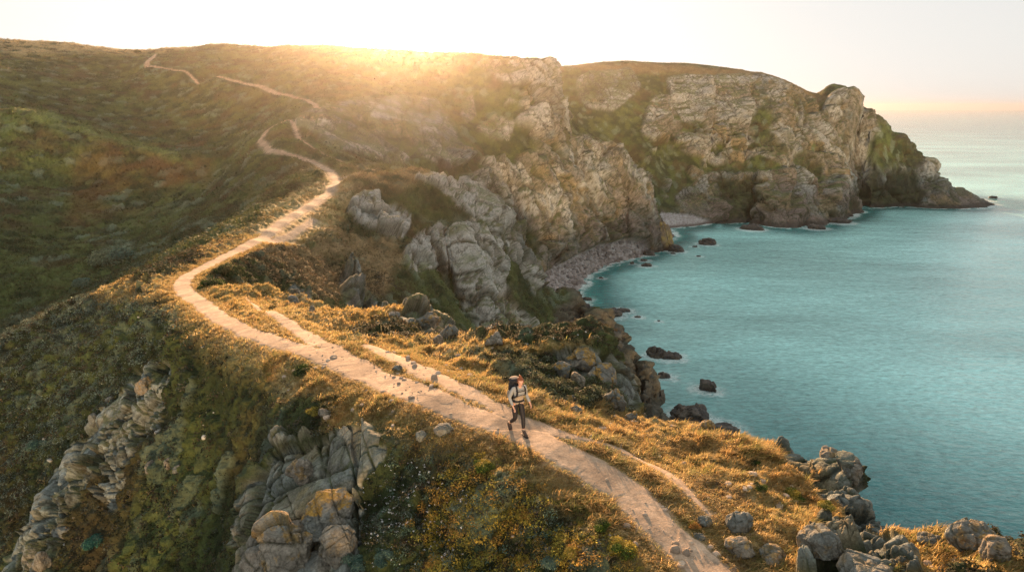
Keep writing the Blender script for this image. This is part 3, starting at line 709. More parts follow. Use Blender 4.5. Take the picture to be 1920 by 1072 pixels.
# height of the finished ground under each spot of the sea
gz = ground_z(ST, np.minimum(np.log(SR), LR1-.001)); gz = np.where(SR > 800, -15, gz)
nz = fbm(SP_, 5, 4, 120); nz2 = fbm(SP_, 1.6, 3, 121)
foam = sstep(-2.4, -.3, gz + 1.1*nz + .5*nz2)*sstep(-.45, .1, nz2+.3*nz)*(gz < 1)
shallow = sstep(-5.5, -.5, gz + 1.0*nz)
swell = (fbm(SP_*np.array([.55, 1, 1], np.float32), 9, 3, 122)*.12 + fbm(SP_*np.array([.5, 1, 1], np.float32), 2.6, 3, 123)*.05)*sstep(900, 250, SR)
SP_[..., 2] += swell
tealc, shalc = c3(.002, .12, .125), c3(.05, .34, .30)
sky_refl = sstep(92, 190, SR + 14*fbm(SP_, 40, 3, 125))*sstep(-3, -8.3, gz + .5*nz)*(1-.75*sstep(600, 2500, SR))  # pale sky reflection mid-bay, darker cliff reflection inshore, painted into the water colour
sc_ = mixc(np.ones(SP_.shape, np.float32)*tealc, np.ones(SP_.shape, np.float32)*c3(.32, .65, .625), sky_refl)
sc_ = mixc(sc_, np.ones(SP_.shape, np.float32)*shalc, shallow*.6*(1-.6*sky_refl))
si = np.arange(ST.size, dtype=np.int32).reshape(ST.shape)
SF = np.stack([si[:-1, :-1], si[:-1, 1:], si[1:, 1:], si[1:, :-1]], -1).reshape(-1, 4)
m, nt, b, out = mat('sea_water'); lk = nt.links.new
at = nd(nt, 'Attribute', attribute_name='col'); af = nd(nt, 'Attribute', attribute_name='foam'); tc = nd(nt, 'TexCoord')
fn = inp(nd(nt, 'TexNoise'), Scale=1.4, Detail=6., Roughness=.7); lk(tc.outputs['Object'], fn.inputs[0])
mf = nd(nt, 'Math', operation='MULTIPLY'); lk(af.outputs['Fac'], mf.inputs[0])
mr = inp(nd(nt, 'MapRange'), From_Min=.36, From_Max=.54); lk(fn.outputs[0], mr.inputs['Value']); lk(mr.outputs[0], mf.inputs[1])
mx = nd(nt, 'MixRGB'); lk(mf.outputs[0], mx.inputs[0]); lk(at.outputs['Color'], mx.inputs[1]); mx.inputs[2].default_value = (.75, .78, .76, 1)
wn = inp(nd(nt, 'TexNoise'), Scale=.012, Detail=5., Roughness=.6); wm = nd(nt, 'Mapping'); wm.inputs['Scale'].default_value = (.45, 1, 1); wm.inputs['Rotation'].default_value = (0, 0, R(20)); lk(tc.outputs['Object'], wm.inputs[0]); lk(wm.outputs[0], wn.inputs[0])
wr_ = inp(nd(nt, 'MapRange'), From_Min=.35, From_Max=.65, To_Min=.72, To_Max=1.35); lk(wn.outputs[0], wr_.inputs['Value'])
wx = nd(nt, 'MixRGB', blend_type='MULTIPLY'); wx.inputs[0].default_value = 1; lk(mx.outputs[0], wx.inputs[1]); lk(wr_.outputs[0], wx.inputs[2])
w2 = inp(nd(nt, 'TexNoise'), Scale=1.1, Detail=7., Roughness=.7, Distortion=.5); wm2 = nd(nt, 'Mapping'); wm2.inputs['Scale'].default_value = (.45, 1, 1); wm2.inputs['Rotation'].default_value = (0, 0, R(-14)); lk(tc.outputs['Object'], wm2.inputs[0]); lk(wm2.outputs[0], w2.inputs[0])
wr2 = inp(nd(nt, 'MapRange'), From_Min=.3, From_Max=.7, To_Min=.62, To_Max=1.4); lk(w2.outputs[0], wr2.inputs['Value'])  # light and dark of the wave faces, painted into the water colour
wx2 = nd(nt, 'MixRGB', blend_type='MULTIPLY'); wx2.inputs[0].default_value = 1; lk(wx.outputs[0], wx2.inputs[1]); lk(wr2.outputs[0], wx2.inputs[2])
lk(wx2.outputs[0], b.inputs['Base Color'])
rr = inp(nd(nt, 'MapRange'), To_Min=.11, To_Max=.8); lk(mf.outputs[0], rr.inputs['Value']); lk(rr.outputs[0], b.inputs['Roughness'])
b.inputs['IOR'].default_value = 1.36
prev = None
for sc1, d, st in ((.13, .9, (.45, 1, 1)), (.5, .42, (.55, 1.15, 1)), (1.6, .13, (.7, 1, 1)), (5, .03, (1, 1, 1))):
    mp = nd(nt, 'Mapping'); mp.inputs['Scale'].default_value = st; mp.inputs['Rotation'].default_value = (0, 0, R(12)); lk(tc.outputs['Object'], mp.inputs[0])
    n = inp(nd(nt, 'TexNoise'), Scale=sc1, Detail=4., Roughness=.6); lk(mp.outputs[0], n.inputs['Vector'])
    bp = inp(nd(nt, 'Bump'), Strength=1., Distance=d); lk(n.outputs[0], bp.inputs['Height'])
    if prev: lk(prev, bp.inputs['Normal'])
    prev = bp.outputs[0]
lk(prev, b.inputs['Normal'])
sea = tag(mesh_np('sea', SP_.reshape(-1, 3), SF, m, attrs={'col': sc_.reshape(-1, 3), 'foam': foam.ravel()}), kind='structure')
print('sea', round(time.time()-T0, 1))
# ------------------------------------------------------------------ finding spots on the finished ground
UP, VP = project(P2[..., 0], P2[..., 1], P2[..., 2])
def ground_at(u, v, rmin=0):
    """point of the finished ground seen at (u, v)"""
    m = (np.abs(UP-u) < 6) & (np.abs(VP-v) < 5) & (Rg > rmin)
    idx = np.nonzero(m.ravel())[0]
    if len(idx) == 0: return None
    rr_ = Rg.ravel()[idx]
    idx = idx[rr_ < rr_.min()*1.06+.3]
    k = idx[np.argmin((UP.ravel()[idx]-u)**2+(VP.ravel()[idx]-v)**2)]
    return Pf[k].copy()
def ico(sub):
    bm = bmesh.new(); bmesh.ops.create_icosphere(bm, subdivisions=sub, radius=1)
    v = np.array([p.co[:] for p in bm.verts], np.float32); f = np.array([[q.index for q in p.verts] for p in bm.faces], np.int32); bm.free()
    return v, f
ICO = {k: ico(k) for k in (2, 3, 4, 5, 6)}
M_dark = attr_mat('wet_rock', rough=.55, fine=((3, .3), (.8, .2)), bump=((3, .12), (.9, .2)), spec=.5)
def stone(size, seed, sub=5, block=.5, kind='granite', rot=0, lichen_w=.3, rough=.12, amp=.2):
    v, f = ICO[sub]; d = v.copy()
    # squarish lump
    p = np.sign(d)*np.abs(d)**.75; p /= np.linalg.norm(p, axis=1, keepdims=True)**.55
    s3 = np.array(size, np.float32)
    p = p*s3
    gq = np.random.default_rng(seed)
    for _k in range(9):                                      # split faces
        nn_ = gq.normal(size=3); nn_[2] *= .8; nn_ /= np.linalg.norm(nn_)
        ext = np.linalg.norm(nn_*s3)*(.62+.22*gq.random())
        ss_ = p @ nn_.astype(np.float32) - ext
        p = p - np.where(ss_ > 0, ss_*.88, 0)[:, None]*nn_.astype(np.float32)
    m_ = float(min(size)); off = np.array([seed*13.7 % 97, seed*7.1 % 89, seed*3.3 % 71], np.float32)
    r_, g_ = blocks(p+off, m_*block*2.2, seed % 13, (1, 1, 1.2))
    r2_, g2_ = blocks(p+off, m_*block*.8, (seed+5) % 13)
    nrm = d/s3; nrm /= np.linalg.norm(nrm, axis=1, keepdims=True)
    big_ = fbm(p+off, m_*1.5, 3, seed % 7)
    h = r_*m_*amp + r2_*m_*amp*.25 + big_*m_*.35 + fbm(p+off, m_*.35, 4, 3)*m_*rough*.6
    p = p + nrm*h[:, None]
    G = np.maximum(g_, g2_*.6)
    a1 = fbm(p+off, .8+m_*.3, 4, 5)
    if kind == 'granite':
        c_ = mixc(np.ones_like(p)*c3(.165, .18, .165), np.ones_like(p)*c3(.25, .225, .18), sstep(-.3, .3, a1))
        lw = sstep(.12, .3, fbm(p+off, .35*m_+.1, 5, 8, .65) + lichen_w*(nrm[:, 2]*.35-.02))*(.55+.45*sstep(-.2, .2, fbm(p+off, .08*m_+.02, 3, 14)))
        c_ = mixc(c_, np.ones_like(p)*c3(.42, .24, .03), lw*.8*min(1, lichen_w*3))
        c_ = mixc(c_, np.ones_like(p)*c3(.08, .08, .045), G*.7)
    elif kind == 'sea':
        c_ = mixc(np.ones_like(p)*c3(.040, .036, .030), np.ones_like(p)*c3(.085, .070, .050), sstep(-.2, .4, a1))
    else:   # stack
        c_ = mixc(np.ones_like(p)*c3(.22, .16, .10), np.ones_like(p)*c3(.36, .26, .09), sstep(-.2, .4, a1+.3*nrm[:, 2]))
        c_ = mixc(c_, np.ones_like(p)*c3(.06, .045, .035), sstep(-.1*size[2], -.5*size[2], p[:, 2]))
    if kind == 'stack':
        tz = np.clip((p[:, 2:3]/size[2]+1)/2, 0, 1.2); p[:, :2] *= 1.25-.95*tz; p[:, 0:1] -= (1-tz)*-.18*size[0]
    cr, sr = math.cos(rot), math.sin(rot)
    p = np.stack([p[:, 0]*cr-p[:, 1]*sr, p[:, 0]*sr+p[:, 1]*cr, p[:, 2]], 1)
    return p.astype(np.float32), f, np.clip(c_*(1+.3*fbm(p+off, .15+m_*.1, 3, 9)[:, None]), .01, .8)
WASH = []
def place_stone(u, v, wpx, hpx, label, seed, cat='boulder', name='boulder', sink=.35, kind='granite', sub=5, lich=.3, deep=.8, group=None, rmin=0, z=None, tilt=0, amp=.2, m=None):
    """a stone whose silhouette spans about wpx x hpx around (u, v) of the photograph"""
    base = np.array(pz(u, v+hpx*.42, z)) if z is not None else ground_at(u, v+hpx*.3, rmin)
    if base is None: print('NO GROUND', label); return
    rr_ = math.hypot(*base[:2]); dist = math.sqrt(rr_**2 + (CAMZ-base[2])**2)
    a = wpx*dist/FPX/2*.92; c_ = hpx*dist/FPX/2*.95
    b_ = a*deep
    az = math.atan2(base[0], base[1])
    p, f, cc = stone((a, b_, c_), seed, sub, .5, kind, -az + tilt, lich, amp=amp)
    o = mesh_np(name, p, f, m or (M_dark if kind == 'sea' else M_rock), attrs={'col': cc, 'rock': np.ones(len(p))*(.75 if kind == 'granite' else 0)})
    o.location = (float(base[0]), float(base[1]), float(base[2] + c_*(1-2*sink)))
    if kind != 'granite': WASH.append((base[0], base[1], max(a, b_)))
    tag(o, label, cat, group)
    return o
G1 = 'boulders on the ridge'
BOULDERS = [
 (612, 950, 118, 82, 'big rounded boulder with orange lichen on its top, resting on the foreground crag', .35, 1.0, .35),
 (548, 1010, 112, 120, 'tall split block of grey rock with a rusty crest, left of the orange-lichen boulder', .3, .25, .35),
 (640, 1012, 66, 90, 'wedge-shaped grey block just under the orange-lichen boulder', .3, .1, .35),
 (490, 1052, 80, 70, 'rounded pinkish-grey block at the lower left foot of the foreground crag', .3, .0, .3),
 (590, 1062, 90, 60, 'pale flat-topped block at the bottom edge, lowest of the foreground crag', .3, .0, .3),
 (566, 880, 44, 50, 'knobbly rock standing at the upper edge of the foreground crag', .3, .2, .35),
 (1093, 668, 66, 40, 'domed boulder covered in yellow-green lichen on the crest above the sea', .3, 1.0, .35),
 (1052, 690, 44, 42, 'round boulder with an orange lichen streak, left under the domed crest boulder', .3, .7, .35),
 (1128, 702, 66, 48, 'wide lichen-patched boulder right below the domed crest boulder', .3, .6, .35),
 (1082, 712, 30, 44, 'narrow grey rock standing between the two crest boulders', .3, .1, .35),
 (1154, 745, 44, 56, 'rusty-sided rock at the right end of the crest boulders', .3, .6, .35),
 (1072, 742, 24, 22, 'small orange-flecked boulder in the dark shrubs under the crest', .3, .7, .35),
 (1080, 768, 26, 28, 'small pale grey boulder lowest in the dark shrubs under the crest', .3, .0, .35),
 (1186, 780, 30, 26, 'rusty rock standing at the edge where the grass meets the pinnacle ridge', .3, .8, .35),
 (928, 636, 42, 30, 'pale rounded boulder on the golden crest above the hiker', .3, .1, .4),
 (804, 597, 54, 34, 'smooth boulder with a yellow side on top of the grassy knoll', .3, .5, .35),
 (844, 622, 38, 42, 'square brown-topped block at the right end of the grassy knoll', .25, .5, .35),
 (740, 588, 26, 14, 'low grey rock peeping over the ridge line of the grassy knoll', .3, .0, .35),
 (820, 636, 24, 24, 'small round grey stone under the square block on the knoll', .3, .0, .35),
 (745, 689, 22, 14, 'small pale stone on the trodden ground beside the path above the hiker', .35, .0, .35),
 (800, 672, 14, 10, 'tiny grey stone in the golden grass near the crest', .35, .0, .35),
 (833, 802, 46, 26, 'cracked grey-white rock breaking through the path edge left of the hiker', .45, .0, .6),
 (790, 812, 26, 22, 'flat greyish stone half buried left of the cracked path-edge rock', .45, .0, .6),
 (1388, 975, 50, 46, 'large angular grey stone right of the path in the lower right', .35, .0, .35),
 (1385, 1022, 54, 44, 'mossy tan stone with grass round it, below the large angular grey stone', .35, .25, .4),
 (1318, 975, 30, 24, 'tan stone with a grassy skirt at the right edge of the path', .4, .2, .4),
 (1312, 1002, 22, 20, 'small pale stone just below the grassy-skirted stone', .4, .0, .4),
 (1455, 1035, 52, 50, 'tan weathered stone left of the bottom right crag', .4, .2, .4),
 (1745, 1013, 44, 28, 'pointed brown rock on the grassy edge against the sea', .3, .2, .35),
 (1825, 1005, 76, 46, 'broad cracked tan boulder on the grassy edge at the far right', .3, .2, .35),
 (1868, 1030, 50, 50, 'tan block on the right shoulder of the broad cracked boulder', .3, .2, .35),
 (1560, 852, 52, 30, 'grey knob of rock on top of the round-headed crag', .4, .2, .35),
 (1600, 872, 34, 52, 'round cracked head of rock at the seaward end of the crag', .4, .0, .35),
 (1545, 1000, 90, 60, 'rounded pale slab at the top of the bottom right crag', .5, .15, .5),
 (1640, 1060, 110, 60, 'low grey slab at the foot of the bottom right crag', .5, .1, .5),
 (1330, 790, 36, 22, 'rusty flat-topped rock on the cliff edge right of the pinnacle ridge', .4, .7, .4),
 (1368, 800, 30, 22, 'tan tilted rock on the cliff edge beside the rusty flat-topped rock', .4, .4, .4),
 (575, 570, 0, 0, '', 0, 0, 0),
 (552, 560, 26, 24, 'pale angular rock in the brown gully behind the grassy hump', .35, .0, .35),
 (586, 580, 16, 20, 'small upright pale rock at the foot of the gully', .35, .0, .35),
 (270, 717, 28, 32, 'blue-grey rock with rusty grass at its left, high on the left slope', .4, .2, .5),
 (206, 747, 16, 14, 'small pale stone below the blue-grey rock on the left slope', .4, .0, .5),
 (178, 783, 18, 24, 'grey-green stone left of the rib line', .4, .0, .5),
 (285, 873, 26, 28, 'pale green-grey stone above the forked upright rock', .4, .0, .5),
 (314, 865, 18, 20, 'round pale stone right of the pale green-grey one on the dark slope', .4, .0, .5),
 (334, 876, 16, 22, 'pale leaning stone, rightmost of three on the dark slope', .4, .0, .5),
 (118, 990, 34, 22, 'broken white stones line at the foot of the long pale rib', .4, .0, .5),
 (80, 1050, 24, 44, 'narrow pale rock at the bottom left corner beside the bigger one', .4, .0, .5),
 (610, 770, 26, 20, 'white-flecked stone under a yellow-green cushion on the slope', .4, .0, .5),
]
k_ = 0
for i, (u, v, w_, h_, lb, sk, li, am) in enumerate(BOULDERS):
    if not w_: continue
    place_stone(u, v, w_, h_, lb, 11+i*7, sink=sk, lich=li, sub=5 if w_ < 60 else 6, group=G1, amp=.16 if am == .35 else .1)
# rocks in the sea: (u, v, w, h, label, flatness)
SEAROCK = [
 (1326, 721, 46, 26, 'dark wet rock alone in open water, nearest of those off the cliff', .35),
 (1232, 655, 44, 30, 'black craggy rock in the water with a high left end', .35),
 (1256, 664, 44, 16, 'low black tail of the craggy rock, pointing to the open sea', .35),
 (1245, 700, 30, 14, 'small black rock close under the pinnacle ridge', .4),
 (1290, 772, 84, 40, 'large dark rock mass at the waterline right of the pinnacle ridge', .3),
 (1345, 800, 90, 22, 'low dark reef trailing from the large dark rock mass behind the golden edge', .35),
 (1040, 572, 70, 46, 'dark rock shoulder at the near end of the shingle beach', .3),
 (1092, 578, 76, 34, 'long black reef reaching out from the near end of the beach', .35),
 (1142, 582, 60, 20, 'outer part of the long black reef, ragged top', .4),
 (1168, 579, 36, 9, 'flat black tip at the seaward end of the long reef', .45),
 (1195, 593, 16, 4, 'sliver of black rock awash beyond the reef tip', .45),
 (1235, 600, 7, 4, 'tiny rock awash furthest from the long reef', .45),
 (1102, 558, 22, 9, 'small dark rock in the foam at the beach corner', .45),
 (1127, 520, 12, 5, 'small rock awash off the middle of the shingle beach', .45),
 (1212, 495, 26, 8, 'flat rock in the shallows below the sea stack, lower of the pair', .45),
 (1208, 486, 18, 7, 'flat rock in the shallows below the sea stack, upper of the pair', .45),
 (1185, 491, 9, 9, 'upright small rock near the end of the shingle beach', .4),
 (1217, 472, 24, 16, 'brown rock at the left foot of the sea stack', .35),
 (1268, 462, 34, 22, 'low rock spur on the right of the sea stack', .4),
 (1262, 474, 12, 5, 'little rock awash below the sea stack', .45),
 (1326, 450, 36, 18, 'brown rock standing in turquoise water right of the sea stack', .35),
 (1303, 461, 10, 5, 'small brown rock left under the rock in turquoise water', .45),
 (1310, 479, 10, 4, 'small rock awash in the middle of the inner bay', .45),
 (1862, 369, 14, 6, 'tiny dark rock alone off the far headland tip', .4),
 (1830, 374, 34, 8, 'low dark ledge at the tip of the far headland', .4),
 (1572, 412, 50, 12, 'dark reef at the foot of the far cliff beside the inlet', .4),
 (1530, 424, 40, 10, 'dark ledge at the foot of the far cliff left of the reef', .4),
 (1410, 424, 50, 14, 'dark ledge at the foot of the middle of the far cliff', .4),
]
for i, (u, v, w_, h_, lb, sk) in enumerate(SEAROCK):
    place_stone(u, v, w_, h_, lb, 301+i*5, cat='sea rock', name='sea_rock', sink=sk, kind='sea', z=0.0, sub=5 if w_ > 20 else 4, deep=.55, amp=.3, group='rocks in the sea')
st = place_stone(1240, 432, 52, 82, 'tall pointed sea stack with a yellow top at the end of the spur', 77, cat='sea stack', name='sea_stack', sink=.22, kind='stack', z=0.0, sub=6, deep=.8, amp=.22)
# broken water round the sea rocks
fo = foam.copy()
for x_, y_, r_ in WASH:
    d_ = np.hypot(SP_[..., 0]-x_, SP_[..., 1]-y_)
    fo = np.maximum(fo, sstep(r_*1.5+1.3, r_*.8, d_ + 1.2*nz2 + .6*nz)*.6)
sea.data.attributes['foam'].data.foreach_set('value', fo.astype(np.float32).ravel())
print('stones', round(time.time()-T0, 1))
# loose stones strewn on the beach and the path: nobody could count them
def strewn(name, label, sel, count, smin, smax, colf_, matr, seed, power=2.0):
    rg_ = np.random.default_rng(seed)
    idx = np.nonzero(sel.ravel())[0]
    # even per square metre
    area = (np.abs(np.gradient(TH, axis=0))*Rg*np.abs(np.gradient(Rg, axis=1))).ravel()[idx]; area /= area.sum()
    pick = rg_.choice(idx, count, p=area)
    v, f = ICO[2]; nv = len(v)
    s = smin + (smax-smin)*rg_.random(count)**power
    sc3 = s[:, None]*(.6+.6*rg_.random((count, 3))); sc3[:, 2] *= .7
    ang = rg_.random(count)*6.28; ca, sa = np.cos(ang), np.sin(ang)
    vv = np.sign(v)*np.abs(v)**.8
    q_ = vv[None]*sc3[:, None] * (1+.25*np.sin(v[None]*3.1+rg_.random((count, 1, 3))*6))
    q_ = np.stack([q_[..., 0]*ca[:, None]-q_[..., 1]*sa[:, None], q_[..., 0]*sa[:, None]+q_[..., 1]*ca[:, None], q_[..., 2]], -1)
    q_ += Pf[pick][:, None] + np.array([0, 0, .1])*sc3[:, None, 2:3]
    F = (f[None]+np.arange(count)[:, None, None]*nv).reshape(-1, 3)
    cc = np.repeat(colf_(rg_, count), nv, 0)
    o = mesh_np(name, q_.reshape(-1, 3), F, matr, attrs={'col': cc}, smooth=False)
    return tag(o, label, kind='stuff')
M_stone = attr_mat('loose_stone', fine=((12, .2),), bump=((10, .02),))
tanc = lambda g, n: np.array([.46, .37, .28])*(.55+.6*g.random((n, 1)))
strewn('path_stones', 'small stones and grit on the trodden path', (fp < .5) & (Rg < 34) & (Rg > 9), 380, .010, .05, (lambda g, n: np.array([.46, .36, .26])*(.75+.4*g.random((n, 1)))), M_stone, 5, 4)
strewn('slope_stones', 'pale stones scattered in the shrubs', (shrub_w > .3) & (Rg < 55) & (Rg > 11) & (fbm(P, 3, 3, 130) > .15), 420, .03, .16, lambda g, n: np.array([.42, .42, .38])*(.6+.6*g.random((n, 1))), M_stone, 6, 4)
strewn('shoulder_stones', 'tan stones in the dry grass', (grassy > .3) & (Rg < 26) & (Rg > 9) & (fbm(P, 2, 3, 131) > .1), 700, .02, .13, tanc, M_stone, 8, 4)
strewn('beach_stones', 'grey stones and slabs piled along the shingle beach', is_beach & (Rg < 300), 3600, .10, 1.0, lambda g, n: np.array([.30, .27, .25])*(.5+.8*g.random((n, 1))), M_stone, 9, 3)
print('strewn', round(time.time()-T0, 1))
# ------------------------------------------------------------------ plants
def leaf_mat(name, trans=.45, rough=.7):
    m, nt, b, out = mat(name); lk = nt.links.new
    at = nd(nt, 'Attribute', attribute_name='col'); inp(b, Roughness=rough); b.inputs['Specular IOR Level'].default_value = .15
    lk(at.outputs['Color'], b.inputs['Base Color'])
    tr = nd(nt, 'BsdfTranslucent'); lk(at.outputs['Color'], tr.inputs['Color'])
    mx = nd(nt, 'MixShader'); mx.inputs[0].default_value = trans; lk(b.outputs[0], mx.inputs[1]); lk(tr.outputs[0], mx.inputs[2]); lk(mx.outputs[0], out.inputs[0])
    return m
M_blade = leaf_mat('grass_blade', .55); M_leaf = leaf_mat('shrub_leaf', .35)
N2 = normals(P2); N2f = N2.reshape(-1, 3)
cell_area = (np.abs(np.gradient(TH, axis=0))*Rg*np.abs(np.gradient(Rg, axis=1))).ravel()
in_view = ((np.abs(TH) < R(43)) & (P2[..., 2] > .5)).ravel()
def pick_spots(weight, count, seed):
    g = np.random.default_rng(seed); w_ = weight.ravel()*cell_area*in_view; w_ = w_/w_.sum()
    idx = g.choice(len(w_), count, p=w_)
    return g, idx, Pf[idx] + (g.random((count, 3))-.5)*np.array([.06, .06, 0])
def grass(name, label, weight, count, seed, hmin, hmax, nb, width, colour):
    g, idx, base = pick_spots(weight, count, seed)
    n = count*nb
    b0 = np.repeat(base, nb, 0) + (g.random((n, 3))-.5)*np.array([1, 1, 0])*hmax*.7
    b0[:, 2] -= .015
    h = (hmin+(hmax-hmin)*g.random(n))*np.repeat(.6+.6*g.random(count), nb)
    ang = g.random(n)*6.283; lean = .25+.9*g.random(n)
    wind = np.array([.35, -.55])
    d = np.stack([np.cos(ang)*lean+wind[0], np.sin(ang)*lean+wind[1]], 1)
    w_ = width*(.6+.8*g.random(n)); px, py = -np.sin(ang), np.cos(ang)
    sx, sy = px*w_/2, py*w_/2
    mid_ = b0 + np.stack([d[:, 0]*h*.3, d[:, 1]*h*.3, h*.55], 1)
    tip = b0 + np.stack([d[:, 0]*h*.85, d[:, 1]*h*.85, h*.85], 1)
    S = np.stack([sx, sy, 0*sx], 1)
    vs_ = np.stack([b0-S, b0+S, mid_+S*.8, mid_-S*.8, tip+S*.15, tip-S*.15], 1)
    f = np.array([[0, 1, 2, 3], [3, 2, 4, 5]])
    F = (f[None]+np.arange(n)[:, None, None]*6).reshape(-1, 4)
    cl_ = colour(g, idx, count); cl_ = np.repeat(cl_, nb, 0)*(.75+.5*g.random((n, 1)))
    o = mesh_np(name, vs_.reshape(-1, 3), F, M_blade, attrs={'col': np.clip(np.repeat(cl_, 6, 0), .01, .85)})
    return tag(o, label, kind='stuff')
def leaves_on(centres, radii, nl, size, g, cols, flat=.75, up=None):
    """clumps of leaf-sized quads filling half domes"""
    n = len(centres)*nl
    a = g.random(n)*6.283; zc_ = g.random(n)**.7; rr_ = np.sqrt(1-zc_**2*.98)
    rad = np.repeat(radii, nl)*(.55+.5*g.random(n))
    dirn = np.stack([np.cos(a)*rr_, np.sin(a)*rr_, zc_], 1)
    c_ = np.repeat(centres, nl, 0) + dirn*rad[:, None]*np.array([1, 1, flat])
    nn = dirn + (g.random((n, 3))-.5)*1.5; nn /= np.linalg.norm(nn, axis=1, keepdims=True)
    t = np.cross(nn, g.normal(size=(n, 3))); t /= np.linalg.norm(t, axis=1, keepdims=True)+1e-9
    b_ = np.cross(nn, t)
    s = np.repeat(size, nl)*(.5+.9*g.random(n))
    T, B = t*s[:, None]*.5, b_*s[:, None]*.28
    vs_ = np.stack([c_-T, c_+B, c_+T, c_-B], 1).reshape(-1, 3)
    F = np.arange(n*4).reshape(-1, 4)
    cc = np.repeat(cols, nl, 0)*(.65+.7*g.random((n, 1)))
    return vs_, F, np.clip(np.repeat(cc, 4, 0), .008, .8)
def scrub(name, label, weight, count, seed, r0, r1, nl, leafk, colour, flat=.75, sink=.35):
    g, idx, base = pick_spots(weight, count, seed)
    radii = r0+(r1-r0)*g.random(count)**1.6
    base = base - np.array([0, 0, 1])*radii[:, None]*sink*flat
    vs_, F, cc = leaves_on(base, radii, nl, radii*leafk, g, colour(g, idx, count), flat)
    return tag(mesh_np(name, vs_, F, M_leaf, attrs={'col': cc}), label, kind='stuff')
ground_col = lambda k: (lambda g, idx, n: colf[idx]*k)
def palette(*cols, w=None, mixg=.35, k=1.0):
    A_ = np.array(cols, np.float32)
    def f(g, idx, n):
        c_ = A_[g.choice(len(A_), n, p=w)]
        return (c_*(1-mixg) + colf[idx]*mixg)*k
    return f
rockm = 1-np.clip(rk*1.5, 0, 1)
offp = sstep(.0, .25, fp)
GC = palette((.46,.34,.13), (.54,.44,.24), (.42,.26,.09), (.24,.26,.09), w=[.42,.28,.18,.12], mixg=.3)
grass('dry_grass', 'golden dry grass along the ridge and path edges', np.where((Rg < 24) & (Rg > 8), grassy, 0)*rockm*offp, 60000, 201, .04, .115, 6, .012, GC)
grass('dry_grass', 'golden dry grass on the knoll and the crest behind', np.where((Rg >= 24) & (Rg < 75), grassy, 0)*rockm*offp, 52000, 202, .08, .22, 5, .028, GC)
tuft_w = np.where((Rg < 26), grassy*sstep(.0, .3, fbm(P, 1.0, 3, 140)), 0)*rockm*offp
grass('grass_tussocks', 'taller straw-coloured tussocks in the dry grass', tuft_w, 5000, 203, .10, .26, 16, .014, palette((.46,.36,.16), (.22,.24,.08), (.46,.30,.12), mixg=.2))
edge_w = np.where((Rg < 60) & (fp < .9) & (fp > .02), 1.0, 0)*rockm
grass('path_edge_grass', 'ragged grass fringe along both edges of the path', edge_w, 16000, 204, .04, .10, 7, .012, palette((.46,.34,.13), (.26,.27,.09), (.52,.42,.22), mixg=.2))
HC = palette((.080,.080,.038), (.055,.058,.034), (.13,.09,.055), (.17,.19,.145), (.16,.14,.05), (.24,.19,.13), w=[.24,.22,.22,.16,.08,.08], mixg=.25, k=.6)
lowz = shrub_w*rockm
scrub('heather', 'dark low heather and gorse on the slope under the path', np.where((Rg > 9) & (Rg < 27), lowz, 0), 16000, 210, .05, .22, 34, .34, HC)
scrub('heather', 'dark low shrubs covering the left slope', np.where((Rg >= 27) & (Rg < 75), lowz, 0), 20000, 211, .14, .5, 26, .30, HC)
scrub('heath', 'shrubs covering the far flank of the valley and the middle spur', np.where((Rg >= 75) & (Rg < 150), lowz, 0), 20000, 212, .25, .9, 16, .34, palette((.085,.090,.035), (.06,.065,.03), (.12,.085,.04), (.12,.15,.09), mixg=.6, k=.95))
scrub('heath', 'bracken and heather covering the far hillside', np.where((Rg >= 150) & (Rg < 430) & (P2[..., 2] > 14), lowz, 0), 30000, 213, .4, 1.5, 10, .42, ground_col(1.0))
# yellow-green and sage cushions scattered on the foreground slope
cz_ = zone([(860,870),(1080,880),(1290,1100),(780,1100),(800,980)], 8, 17, soft=6)
scrub('flowering_gorse', 'yellow-green gorse cushions in the bottom foreground', lowz*cz_, 520, 214, .08, .26, 120, .20, palette((.38,.28,.045), (.30,.26,.05), (.42,.25,.06), mixg=.1))
cs_ = zone([(700,830),(1000,870),(1150,1100),(640,1100)], 8, 18, soft=6)
scrub('sage_cushions', 'grey-green cushion plants in the bottom foreground', lowz*cs_, 260, 215, .08, .22, 110, .20, palette((.13,.20,.14), (.16,.20,.15), mixg=.1))
cl_ = zone([(0,560),(330,560),(420,640),(300,700),(0,1000)], 25, 75, soft=6)
scrub('sage_shrubs', 'grey-green domed shrubs on the left slope', lowz*cl_, 1500, 216, .25, .62, 60, .22, palette((.15,.20,.16), (.11,.15,.115), (.18,.22,.17), mixg=.1))
cq_ = zone([(880,680),(1000,665),(1080,690),(1170,780),(1060,770),(960,735)], 16, 30, soft=4)
scrub('sage_shrubs', 'grey-green domed shrubs in the hollow right of the hiker', lowz*cq_, 1100, 217, .10, .30, 60, .22, palette((.13,.155,.085), (.10,.12,.06), (.15,.17,.11), mixg=.15))
# white flower heads
g, idx, base = pick_spots(lowz*zone([(650,930),(760,900),(900,980),(860,1072),(700,1072)], 9, 18, soft=5), 170, 220)
vs_, F, cc = leaves_on(base+np.array([0,0,.05]), np.full(170, .03), 6, np.full(170, .035), g, np.ones((170, 3))*.75)
tag(mesh_np('white_flowers', vs_, F, M_leaf, attrs={'col': cc}), 'white flower heads dotted in the dark shrubs', kind='stuff')
print('scrub', round(time.time()-T0, 1))

